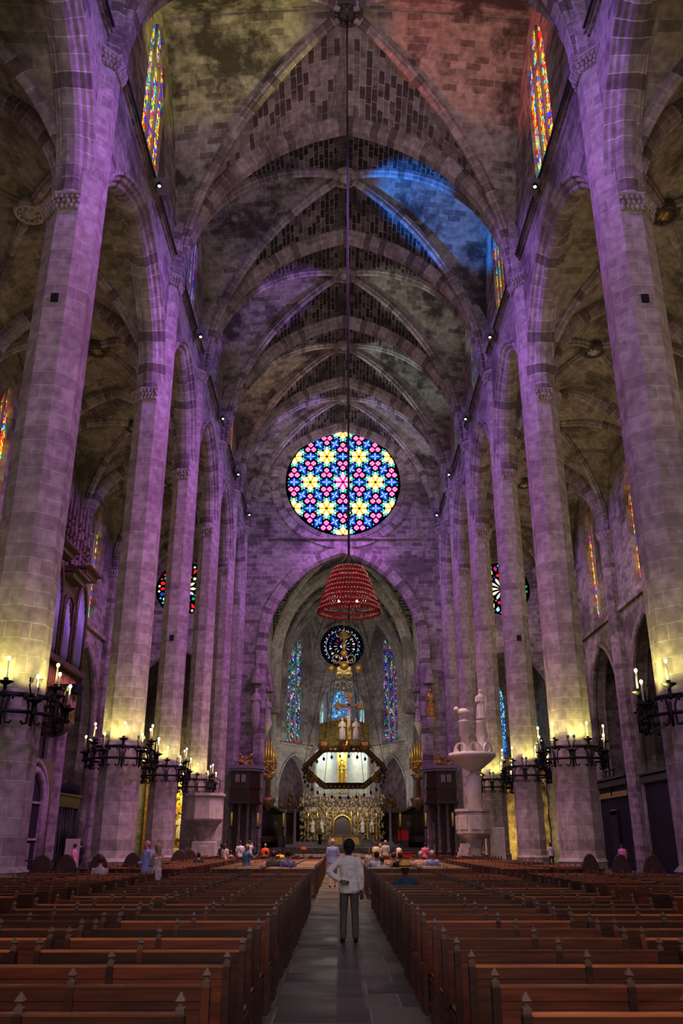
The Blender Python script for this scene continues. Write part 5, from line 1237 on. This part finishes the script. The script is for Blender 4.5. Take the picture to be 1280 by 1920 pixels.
b_ = MB(); [b_.box((-.12, 0, z), (.1, 3.6, .12)) for z in (1.9, 3.9)]; [b_.box((-.12, y, 2.6), (.1, .12, 5)) for y in (-1.7, 0, 1.7)]; b_.build('glazing_bar', 'carved_stone', t)
# chapel gate, left
t = thing('iron_gate', 'black wrought iron chapel gate with spiked cresting left of the second pier', 'gate', (-18.9, 61.4, 0))
b_ = MB(); b_.box((0, 0, 4.3), (.3, 5.0, .7)); b_.box((0, 0, 4.75), (.5, 5.3, .15)); b_.build('frieze', 'iron', t)
b_ = MB(); [b_.lathe([(.1, 4.8), (.05, 5.0), (.1, 5.15), (.01, 5.6 + (.5 if k == 7 else 0))], 5, (0, -2.45 + k * .35, 0)) for k in range(15)]; b_.build('cresting', 'iron', t)
for k in range(9): b_ = MB(); b_.tube([(0, -2.4 + k * .6, 0), (0, -2.4 + k * .6, 4.1)], .07 if k % 4 else .12, 5); b_.build('bar', 'iron', t)
b_ = MB(); b_.box((0, 0, .6), (.08, 4.8, 1.2)); b_.build('kick_plate', 'iron', t)
b_ = MB(); b_.box((-2.5, 0, 2.3), (.3, 6.6, 4.6)); tag(b_.build('curtain', 'pale_stone'), 'pale lit backing inside the gated chapel on the left', 'curtain'); bpy.data.objects['curtain'].location = (-18.9, 61.4, 0)
lamp('POINT', 'chapel_lamp', (-20.3, 61.4, 3.4), WARM, 40, shadow_soft_size=.3)
# dark chapel doors, right
plain('door_dark', (.018, .016, .018), .55, noise=.3, nscale=5)
for k, (yc, hh) in enumerate(((63.2, 5.6), (53.2, 5.4))):
    t = struct(thing('door_%d' % (k + 1), None, None, (19.2, yc, 0)))
    if k == 0: t['label'] = 'dark wooden chapel screen with cross cresting'
    b_ = MB(); b_.box((0, 0, hh / 2), (.25, 7.1, hh)); [b_.box((-.14, -3.3 + q * .3, hh / 2), (.05, .06, hh)) for q in range(23)]; b_.build('door_panel', 'door_dark', t)
    b_ = MB(); b_.box((-.15, 0, hh), (.5, 7.3, .45), bev=.05); b_.box((-.2, 0, hh + .35), (.7, 7.5, .15)); b_.build('door_cornice', 'door_dark', t)
    if k == 0:
        b_ = MB(); b_.box((-.25, 0, hh - .75), (.1, 6.4, .35)); b_.box((-.3, -.0, 3.7), (.1, 1.3, .35)); b_.build('gilt_band', 'dull_gold', t)
        b_ = MB(); b_.tube([(-.3, 0, hh - .8), (-.3, 0, hh + 2.3)], .07, 5); b_.box((-.3, 0, hh + 1.8), (.1, .8, .1)); b_.box((-.3, 0, hh + .9), (.1, .6, .1)); [b_.lathe([(.06, hh), (.05, hh + .8), (.2, hh + .95)], 6, (-.3, q, 0)) for q in (-.9, .9)]; b_.build('cross_cresting', 'iron', t)
        b_ = MB(); b_.box((-.25, 0, 1.9), (.2, 1.5, 3.8)); b_.build('inner_door', 'void', t)
# clay mural at the end of the right aisle, gold altar at the end of the left one
b_ = MB(); r_ = random.Random(3); n_, m_ = 40, 30; vs = [(10.4 + 9.2 * i / n_, 86.4 - .35 * abs(math.sin(i * .9 + j * .4)) - r_.uniform(0, .35), 9.5 * j / m_) for j in range(m_ + 1) for i in range(n_ + 1)]
b_.add(vs, [[j * (n_ + 1) + i, j * (n_ + 1) + i + 1, (j + 1) * (n_ + 1) + i + 1, (j + 1) * (n_ + 1) + i] for j in range(m_) for i in range(n_)], sm=True)
tag(b_.build('ceramic_mural', 'clay_mural'), 'rough yellow and brown ceramic relief wall at the end of the right aisle', 'mural')
lamp('AREA', 'mural_lamp', (15, 82, 1.0), (1, .82, .45), 210, (15, 86.5, 4.5), shape='RECTANGLE', size=6, size_y=.5)
t = thing('side_altar', 'gilded side altar glowing at the end of the left aisle', 'altar', (-15.4, 86, 0))
b_ = MB(); b_.box((0, .3, 4), (7, .4, 8)); [b_.lathe([(.3, .8), (.2, 1.2), (.2, 6.6), (.35, 7), (.05, 8.8)], 8, (q, -.1, 0)) for q in (-3, -1.1, 1.1, 3)]; [b_.sphere((r_.uniform(-3, 3), 0, r_.uniform(1, 8)), r_.uniform(.1, .3), 4) for k in range(120)]; b_.build('retable', 'gold', t)
b_ = MB(); b_.box((0, -.8, .6), (3.5, 1.2, 1.2), bev=.05); b_.build('altar_block', 'marble', t)
b_ = MB(); statue(b_, 2.2); o = b_.build('figure', 'pale_stone', t); o.location = (0, -.3, 2)
lamp('AREA', 'side_altar_lamp', (-15, 82, 7), (1, .75, .25), 500, (-15, 86.5, 4), shape='RECTANGLE', size=5, size_y=.5)

# things standing around the side aisle on the left
plain('poster', (.55, .45, .38), .6); plain('banner_red', (.25, .02, .04), .6)
for k, (x, y, w_, h_, mt, lab) in enumerate(((-15.2, 43, .6, 1.1, 'pale_stone', 'pale board leaning on an easel by the left pier'), (-13.3, 44.5, .7, 1.3, 'poster', 'pale information panel standing in front of the near left pier base'), (-15.95, 43.2, .4, .9, 'poster', 'small easel with a printed card left of the pale board'))):
    t = thing('display_board', lab, 'board', (x, y, 0))
    b_ = MB(); b_.box((0, 0, .6 + h_ / 2), (w_, .05, h_), bev=.01); b_.build('board', mt, t); b_ = MB(); [b_.tube([(q * w_ * .4, 0, 0), (q * w_ * .4, 0, .6 + h_ * .5)], .03, 4) for q in (-1, 1)]; b_.build('stand', 'iron', t)
t = thing('rope_barrier', 'dark metal crowd barrier with two rails in front of the left chapel', 'barrier', (-15.4, 42, 0))
b_ = MB(); b_.tube([(-2, 0, 1.0), (2, 0, .95)], .035, 5); b_.tube([(-2, 0, .55), (2, 0, .5)], .03, 5); b_.build('rail', 'iron', t)
for q in (-2, 0, 2): b_ = MB(); b_.lathe([(.16, 0), (.03, .05), (.03, 1.02)], 7, (q, 0, 0)); b_.build('post', 'iron', t)
t = thing('rope_barrier', 'dark metal barrier rail behind the far left group of visitors', 'barrier', (-9.5, 62, 0))
b_ = MB(); b_.tube([(-4, 0, 1.0), (4, 0, 1.0)], .04, 5); b_.build('rail', 'iron', t)
for q in (-4, -1.3, 1.3, 4): b_ = MB(); b_.lathe([(.16, 0), (.03, .05), (.03, 1.02)], 7, (q, 0, 0)); b_.build('post', 'iron', t)
# ------------------------------------------------------------------ people
def cap_limb(mb, pts, rs, n=8):
    """rounded tapered limb through points"""
    P = [Vector(p) for p in pts]; Q = []; R = []
    d0 = (P[0] - P[1]).normalized(); d1 = (P[-1] - P[-2]).normalized()
    for k in (1.0, .8, .45): Q.append(P[0] + d0 * rs[0] * k * .9); R.append(rs[0] * max(.12, math.sqrt(1 - k * k)))
    for i in range(len(P)):
        Q.append(P[i]); R.append(rs[i])
        if i < len(P) - 1: Q.append((P[i] + P[i + 1]) / 2); R.append((rs[i] + rs[i + 1]) / 2 * 1.03)
    for k in (.45, .8, 1.0): Q.append(P[-1] + d1 * rs[-1] * k * .9); R.append(rs[-1] * max(.12, math.sqrt(1 - k * k)))
    mb.tube(Q, R, n)
def loft(mb, secs, n=14, cap=True):
    """secs = (center, rx, ry, tilt) stacked ellipses"""
    vs = []
    for c, rx, ry in secs:
        for k in range(n): a = 2 * PI * k / n; vs.append((c[0] + rx * math.cos(a), c[1] + ry * math.sin(a), c[2]))
    m = len(secs); fs = [[j * n + k, j * n + (k + 1) % n, (j + 1) * n + (k + 1) % n, (j + 1) * n + k] for j in range(m - 1) for k in range(n)]
    fs += [list(range(n))[::-1], [(m - 1) * n + k for k in range(n)]]
    mb.add(vs, fs, None, 0, True)
def remesh(o, vox, smooth=4):
    m = o.modifiers.new('Remesh', 'REMESH'); m.mode = 'VOXEL'; m.voxel_size = vox; m.use_smooth_shade = True
    s_ = o.modifiers.new('Smooth', 'SMOOTH'); s_.iterations = smooth; s_.factor = .5
COLMAT = {}
def cmat(c, rough=.8, noise=.12, sc=6):
    k = (c, noise, sc)
    if k not in COLMAT: COLMAT[k] = plain('cloth_%d' % len(COLMAT), c, rough, noise=noise, nscale=sc, bump=.3, spec=.2)
    return COLMAT[k].name
plain('skin_light', (.55, .30, .22), .55, noise=.05); plain('skin_tan', (.38, .19, .12), .55, noise=.05); plain('skin_dark', (.10, .045, .028), .5, noise=.05); plain('skin_pink', (.62, .28, .22), .5, noise=.05)
plain('hair_black', (.006, .005, .005), .8, noise=.3, nscale=30, bump=.6); plain('hair_brown', (.05, .025, .015), .6, noise=.3, nscale=25, bump=.5); plain('hair_blond', (.38, .26, .13), .6, noise=.3, nscale=25, bump=.5); plain('hair_grey', (.45, .42, .40), .6, noise=.2, nscale=25, bump=.5)
plain('linen', (.86, .83, .82), .8, noise=.04, nscale=11, bump=1.0)
MATS['linen'].node_tree.nodes['Bump'].inputs['Distance'].default_value = .05
plain('eye_white', (.8, .8, .78), .3); plain('eye_dark', (.02, .015, .01), .3); plain('lip', (.35, .10, .09), .5)
ARMS = {   # elbow, wrist, hand direction for the person's left (-x); mirrored for the right
    'down': ((-.235, -.02, 1.13), (-.235, .05, .87), (0, .02, -1)),
    'behind': ((-.395, -.10, 1.20), (-.16, -.20, 1.05), (1, -.05, -.25)),
    'front': ((-.24, .02, 1.14), (-.08, .24, 1.10), (.8, .5, 0)),
    'raise': ((-.25, .18, 1.26), (-.12, .36, 1.50), (.1, .3, 1)),
    'rest': ((-.24, .04, 1.14), (-.16, .30, 1.02), (.2, 1, -.1)),
    'out': ((-.36, .10, 1.24), (-.50, .25, 1.42), (-.3, .3, 1)),
}
def hand(mb, w, d, side, s=1.0, up=None):
    d = Vector(d).normalized(); u = Vector(up) if up else Vector((0, 1, 0))
    sd = d.cross(u); sd = sd.normalized() if sd.length > .1 else Vector((1, 0, 0)); nrm = sd.cross(d).normalized(); w = Vector(w)
    for k in range(4):     # palm made of four metacarpal ridges
        o = (k - 1.5) * .019 * s; cap_limb(mb, [w + sd * o * .6, w + d * .085 * s + sd * o], [.015 * s, .012 * s], 6)
    L = (.068, .078, .072, .056)
    for k in range(4):
        o = (k - 1.5) * .021 * s; b0 = w + d * .088 * s + sd * o; l = L[k] * s
        p1 = b0 + d * l * .42 + nrm * l * .06; p2 = p1 + d * l * .32 + nrm * l * .2; p3 = p2 + d * l * .2 + nrm * l * .26
        cap_limb(mb, [b0, p1, p2, p3], [.0095 * s, .0088 * s, .008 * s, .007 * s], 6)
    t0 = w + d * .025 * s - sd * .024 * s * side; t1 = t0 + (d * .6 - sd * .75 * side + nrm * .3).normalized() * .04 * s; t2 = t1 + (d - sd * .2 * side + nrm * .3).normalized() * .034 * s
    cap_limb(mb, [t0, t1, t2], [.013 * s, .011 * s, .008 * s], 6)
def person(px_, D, label, h=1.72, rz=0.0, pose='stand', top=(.6, .6, .6), bottom=(.05, .05, .06), skin='skin_light', hair='hair_brown', hlen=0, armL='down', armR='down', sleeve='short', legs='long', vox=.02,
           x=None, hat=None, bag=False, female=False, dress=False, lean=0.0, shoes=(.03, .03, .03), z0=0.0, tnoise=.12, tsc=6, bald=False, group=None, phone=False, look=0.0):
    if x is None: x = CX + (px_ - 636) / 1596 * (.932 * D - .05)
    k = h / 1.75; sit = pose == 'sit'; dz = -.45 if sit else 0.0      # pelvis drop when seated
    wd = .92 if female else 1.0
    def S(p, upper=True):
        p = Vector(p)
        if upper: p.x *= wd; p.z += dz; p.y += lean * max(0, p.z - dz - .95); 
        return p * k
    b = MB()
    # torso
    prof = [(.90, .145, .105, 0), (.98, .16, .115, 0), (1.08, .135 if female else .145, .10, 0), (1.20, .145, .11, 0), (1.32, .175, .12, 0), (1.40, .175, .105, 0), (1.455, .12, .08, 0), (1.50, .06, .06, .0)]
    loft(b, [(S((0, y, z)), rx * k * wd, ry * k) for z, rx, ry, y in prof])
    cap_limb(b, [S((0, -.005, 1.44)), S((0, .01, 1.54))], [.058 * k, .052 * k])
    hc = S((0, .025, 1.64))
    # head: skull, jaw, nose, ears
    Mh = Matrix.Translation(hc) @ Matrix.Rotation(look, 4, 'Z')
    b.sphere((0, -.012 * k, .012 * k), .094 * k, 10, M=Mh, sc=(.82, 1.02, 1.04)); b.sphere((0, .028 * k, -.045 * k), .062 * k, 8, M=Mh, sc=(.88, .95, 1.15))
    b.tube([(0, .088 * k, .02 * k), (0, .104 * k, -.012 * k), (0, .088 * k, -.022 * k)], [.008 * k, .013 * k, .011 * k], 6, M=Mh)
    for s in (-1, 1): b.sphere((s * .078 * k, -.005 * k, -.005 * k), .02 * k, 6, M=Mh, sc=(.4, .8, 1.4))
    sh = MB()    # upper garment
    e = .016 * k
    hem = .86 if not dress else .30
    if not sit:
        tp = [(hem - .03 if not dress else .45, .18 if not dress else .20, .14, 0), (hem + .02 if not dress else .5, .205, .155, 0)] + ([(.7, .185, .14, 0)] if dress else []) + [(.96, .20, .15, 0), (1.08, .165 if female else .182, .13, 0), (1.22, .172, .135, 0), (1.34, .192, .138, 0), (1.41, .187, .12, 0), (1.462, .13, .09, 0), (1.50, .066, .066, .005)]
    else: tp = [(.90, .175, .14, 0), (.98, .175, .135, 0), (1.08, .16, .12, 0), (1.22, .165, .13, 0), (1.34, .19, .135, 0), (1.41, .185, .118, 0), (1.462, .125, .088, 0), (1.495, .066, .066, .005)]
    if dress: tp = tp[:-3] + [(1.40, .13, .11, 0)]
    loft(sh, [(S((0, y, z)), rx * k * wd, ry * k) for z, rx, ry, y in tp])
    for side, arm in ((-1, armL), (1, armR)):
        E, W, Dh = ARMS[arm]; f_ = lambda p: (p[0] * (-side if side > 0 else 1), p[1], p[2])
        sp = S((side * .185, 0, 1.415)); mx = (1 if side < 0 else -1)
        ep = S((E[0] * mx, E[1], E[2])); wp = S((W[0] * mx, W[1], W[2])); dh = (Dh[0] * mx, Dh[1], Dh[2])
        cap_limb(b, [sp, sp.lerp(ep, .5), ep, ep.lerp(wp, .35), wp], [.050 * k, .045 * k, .038 * k, .037 * k, .026 * k])
        hand(b, wp, dh, side, k * 1.0, (0, 1, 0) if arm == 'down' else ((0, -1, .2) if arm == 'behind' else (0, 0, 1)))
        if not dress and sleeve != 'none':
            end = {'short': .75, 'long': 1.0}[sleeve]
            if end < 1: cap_limb(sh, [sp + Vector((-side * .02, 0, 0)), sp.lerp(ep, .4), sp.lerp(ep, end)], [.072 * k, .066 * k, .062 * k])
            else: cap_limb(sh, [sp + Vector((-side * .02, 0, 0)), sp.lerp(ep, .5), ep, ep.lerp(wp, .5), ep.lerp(wp, .86)], [.072 * k, .066 * k, .06 * k, .054 * k, .048 * k])
    tr = MB()
    for side in (-1, 1):
        if sit: H, K, A, F = (side * .095, .0, .50), (side * .12, .43, .50), (side * .12, .42, .09), (side * .13, .52, .045)
        elif pose == 'walk': H, K, A, F = (side * .09, 0, .93), (side * .10, side * .10, .50), (side * .10, side * .17 - .06, .09), (side * .11, side * .17 + .06, .04)
        else: H, K, A, F = (side * .088, 0, .93), (side * .105, .015, .50), (side * .115, -.02, .085), (side * .135, .10, .035)
        H, K, A, F = [Vector(q) * k for q in (H, K, A, F)]
        cap_limb(b, [H, H.lerp(K, .45), K, K.lerp(A, .35), A], [.082 * k, .072 * k, .05 * k, .050 * k, .034 * k]); cap_limb(b, [A + Vector((0, -.03, -.03)) * k, F], [.034 * k, .03 * k])
        if legs == 'long' and not dress:
            cap_limb(tr, [H, H.lerp(K, .45), K, K.lerp(A, .5), A.lerp(K, .04)], [.088 * k, .088 * k, .07 * k, .066 * k, .062 * k])
        elif legs == 'short' and not dress: cap_limb(tr, [H, H.lerp(K, .45), H.lerp(K, .88)], [.09 * k, .10 * k, .096 * k])
        so = MB(); cap_limb(so, [A + Vector((0, -.05, -.045)) * k, A.lerp(F, .6) + Vector((0, 0, -.012)) * k, F + Vector((0, .05, -.002)) * k], [.040 * k, .041 * k, .033 * k]); so_ = so
        (shoe_l if False else None)
        tr_shoes.append(so) if False else SH.append(so)
    if not sit: loft(tr, [((0, 0, .86 * k), .14 * k, .11 * k), ((0, 0, .93 * k), .16 * k, .12 * k), ((0, 0, .99 * k), .15 * k, .11 * k)])
    else: loft(tr, [((0, .0, .43 * k), .17 * k, .14 * k), ((0, 0, .52 * k), .175 * k, .14 * k), ((0, 0, .58 * k), .16 * k, .12 * k)])
    z0 = z0
    o = b.build('person', skin, None, (x, D, z0), rz); remesh(o, min(vox, .012) if vox < .015 else .014, 2)
    tag(o, label, 'person', group)
    q = sh.build('dress' if dress else 'shirt', 'linen' if vox < .012 else cmat(top, noise=tnoise, sc=tsc), o); remesh(q, vox, 6)
    if not dress: q = tr.build('trousers' if legs == 'long' else 'shorts', cmat(bottom), o); remesh(q, vox, 4)
    for so in SH: so.build('shoe', cmat(shoes), o)
    SH.clear()
    if not bald and not hat:
        hm = MB(); hm.sphere((0, -.022 * k, .03 * k), .103 * k, 10, M=Mh, sc=(.86, 1.0, 1.02))
        if hlen: cap_limb(hm, [Mh @ Vector((0, -.05, .04)) * 1, Mh @ Vector((0, -.085 * k, -.08 * k)), Mh @ Vector((0, -.09 * k, -.08 * k - hlen))], [.09 * k, .08 * k, .05 * k])
        if hair == 'hair_black' and hlen == 0 and vox < .015: hm.sphere((0, -.02 * k, .03 * k), .122 * k, 10, M=Mh, sc=(.92, 1.02, 1.1)); hm.sphere((0, -.05 * k, -.04 * k), .08 * k, 8, M=Mh)
        q = hm.build('hair', hair, o)
    fe = MB()
    for s in (-1, 1): fe.sphere((s * .031 * k, .078 * k, .008 * k), .012 * k, 5, M=Mh)
    fe.build('eye', 'eye_dark', o); fe = MB(); fe.tube([(-.022 * k, .082 * k, -.052 * k), (0, .092 * k, -.05 * k), (.022 * k, .082 * k, -.052 * k)], .006 * k, 5, M=Mh); fe.build('mouth', 'lip', o)
    if hat:
        hm = MB(); hm.lathe([(.215 * k, .035 * k), (.20 * k, .025 * k), (.118 * k, .04 * k), (.112 * k, .13 * k), (.085 * k, .155 * k), (.01, .145 * k)], 16, M=Mh, cap=False); hm.build('straw_hat', cmat(hat, noise=.25, sc=20), o)
        hm = MB(); hm.lathe([(.121 * k, .045 * k), (.119 * k, .075 * k)], 16, M=Mh, cap=False); hm.build('hat_band', cmat((.08, .05, .03)), o)
    if bag:
        bm_ = MB(); bm_.tube([S((-.13, .06, 1.47)), S((-.02, -.135, 1.30)), S((.17, -.12, 1.02)), S((.19, .0, .98))], .018 * k, 5); bm_.build('bag_strap', cmat((.03, .02, .04)), o)
    if phone:
        bm_ = MB(); bm_.box(tuple(S((0, .42, 1.60))), (.15, .02, .08)); bm_.build('phone', 'eye_dark', o)
    return o
SH = []
# the man in the aisle
person(655, 17.75, 'man in loose white shirt standing in the aisle, one hand behind his back', 1.77, 0.02, x=-.155, top=(.86, .83, .82), bottom=(.10, .095, .085), skin='skin_dark', hair='hair_black', armL='behind', armR='down', sleeve='long', vox=.011, shoes=(.01, .01, .01), tnoise=.05)
person(626, 38.6, 'man in a pale blue shirt and shorts walking up the aisle towards the altar', 1.86, .05, 'walk', (.28, .32, .72), (.22, .25, .45), 'skin_pink', 'hair_grey', x=-.62, legs='short', vox=.016)
person(278, 28.6, 'balding older man in a light blue shirt standing between the pew blocks', 1.80, 2.3, 'stand', (.36, .42, .72), (.45, .36, .30), 'skin_pink', 'hair_grey', bald=True, sleeve='long', armR='front', vox=.014)
person(297, 27.9, 'blonde woman in a long patterned summer dress facing the older man', 1.70, 1.0, 'stand', (.62, .52, .45), skin='skin_tan', hair='hair_blond', hlen=.16, dress=True, female=True, armL='front', vox=.014, tnoise=.45, tsc=9)
person(192, 26.2, 'dark haired woman in grey sleeveless top sitting among the left pews', 1.86, .1, 'sit', (.38, .42, .40), skin='skin_pink', hair='hair_brown', female=True, sleeve='none', vox=.014)
person(759, 19.2, 'seated man in a yellow straw hat and dark patterned shirt in the right pews', 1.80, .05, 'sit', (.035, .075, .13), skin='skin_dark', hair='hair_black', hat=(.85, .55, .12), vox=.013, tnoise=.7, tsc=25)
person(782, 19.5, 'dark haired child leaning low beside the man with the straw hat', 1.2, -.3, 'sit', (.04, .03, .03), skin='skin_tan', hair='hair_brown', vox=.014)
sp = [  # px, D, label, kwargs
 (372, 58, 'person in a green t-shirt standing by the left stone pulpit', dict(top=(.02, .35, .30), bottom=(.03, .03, .05), hair='hair_black', h=1.75, rz=.4)),
 (374, 40, 'person in a dark top seated in front of the one in green', dict(top=(.012, .02, .03), pose='sit', h=1.78, hair='hair_black')),
 (395, 60, 'woman in a lilac top and crimson skirt beside the left pulpit', dict(top=(.5, .42, .75), bottom=(.45, .01, .10), legs='short', hair='hair_black', female=True, h=1.65, rz=1.2)),
 (416, 55, 'dark haired woman in black behind the girl in white, left', dict(top=(.02, .02, .03), hair='hair_black', hlen=.1, female=True, h=1.68, rz=.8)),
 (423, 49, 'long haired girl in a white top and black trousers on the left', dict(top=(.70, .62, .55), bottom=(.015, .012, .015), hair='hair_brown', hlen=.18, female=True, h=1.68, rz=-.5)),
 (434, 54, 'person in a pale pink top seated left of the white shirted pair', dict(top=(.75, .55, .62), pose='sit', h=1.75, hair='hair_brown')),
 (451, 56, 'man in a white t-shirt with a bag strap, left group', dict(top=(.72, .70, .80), bottom=(.08, .05, .20), bag=True, h=1.82, hair='hair_brown')),
 (468, 60, 'man in a light grey t-shirt with raised arm, left group', dict(top=(.55, .55, .68), armR='raise', armL='raise', h=1.85, hair='hair_brown')),
 (464, 35, 'woman in a blue top turning with one hand raised in the left pews', dict(top=(.10, .20, .42), armR='out', h=1.66, hair='hair_blond', female=True, rz=-.8)),
 (498, 58, 'person in a bright orange t-shirt left of the choir', dict(top=(.95, .12, .02), h=1.65, hair='hair_blond', rz=.3)),
 (500, 50, 'hunched person in black below the orange t-shirt', dict(top=(.01, .01, .012), pose='sit', h=1.75, hair='hair_black')),
 (514, 33.5, 'seated man in a dark grey green shirt in the left pews', dict(top=(.07, .085, .07), pose='sit', h=1.95, hair='hair_brown', vox=.016)),
 (526, 54, 'person in a yellow top beyond the seated men', dict(top=(.85, .65, .05), pose='sit', h=1.8, hair='hair_black')),
 (541, 33, 'seated man in a patterned purple blue shirt with a shoulder bag', dict(top=(.22, .20, .42), pose='sit', h=1.98, hair='hair_black', bag=True, tnoise=.5, tsc=15, vox=.016)),
 (642, 50, 'small dark headed person low in front of the altar', dict(top=(.03, .02, .02), pose='sit', h=1.7, hair='hair_black', x=.05)),
 (693, 36.5, 'woman in grey top with bag strap standing at the right edge of the aisle', dict(top=(.48, .40, .40), bottom=(.03, .02, .02), hair='hair_brown', h=1.50, rz=2.9, female=True, bag=True, armL='front', vox=.016)),
 (706, 33, 'dark haired person in pale blue shirt seated right of the aisle, phone held up', dict(top=(.40, .48, .80), pose='sit', h=1.92, hair='hair_black', armL='raise', phone=True)),
 (716, 32.4, 'person in faded blue leaning back with elbow out, right pews', dict(top=(.32, .42, .52), pose='sit', h=1.72, hair='hair_brown', armR='rest', rz=-.6)),
 (738, 34.3, 'person in brown turning sideways in the right pews', dict(top=(.25, .18, .15), pose='sit', h=1.85, hair='hair_brown', rz=-1.2, armR='rest')),
 (750, 32.6, 'short haired person in black seated in the right pews', dict(top=(.01, .01, .01), pose='sit', h=1.9, hair='hair_brown')),
 (705, 62, 'pale woman in a light top standing by the right altar steps', dict(top=(.60, .52, .45), h=1.72, hair='hair_brown', female=True)),
 (713, 63, 'blond visitor with a white bag by the right altar steps', dict(top=(.4, .35, .3), h=1.66, hair='hair_blond', female=True, hlen=.1)),
 (723, 58, 'tall visitor in grey t-shirt and white shorts by the right altar steps', dict(top=(.38, .38, .38), bottom=(.85, .82, .78), legs='short', h=1.84, hair='hair_blond')),
 (748, 62, 'visitor in a white sleeveless top near the red bench', dict(top=(.75, .72, .70), h=1.64, hair='hair_black', female=True, sleeve='none')),
 (788, 35.2, 'grey haired woman in a pink and white blouse seated on the right', dict(top=(.80, .38, .38), pose='sit', h=1.9, hair='hair_grey', female=True, tnoise=.5, tsc=14)),
 (797, 56, 'woman in a bright pink top with a shoulder bag at the right', dict(top=(.75, .15, .32), h=1.70, hair='hair_black', female=True, bag=True)),
 (809, 34.6, 'man in light blue shirt with dark strap leaning over the right pews', dict(top=(.35, .42, .78), pose='sit', h=1.95, hair='hair_grey', bag=True, lean=-.2)),
 (142, 44, 'woman in a pink top walking by the left pier', dict(top=(.7, .25, .38), h=1.68, hair='hair_brown', female=True, rz=1.4, pose='walk')),
 (152, 46, 'person in black standing in shadow by the left pier', dict(top=(.012, .012, .015), h=1.78, hair='hair_black', rz=1)),
 (1166, 52, 'person in a pink shirt before the dark chapel door on the right', dict(top=(.75, .28, .42), bottom=(.05, .03, .03), h=1.66, hair='hair_black', rz=2.5)),
 (1032, 66, 'visitor in a white top in the right aisle beyond the second pier', dict(top=(.7, .68, .66), h=1.68, hair='hair_black')),
]
for px_, D, lab, kw in sp:
    kw.setdefault('skin', 'skin_tan'); kw.setdefault('vox', .022); person(px_, D, lab, **kw)
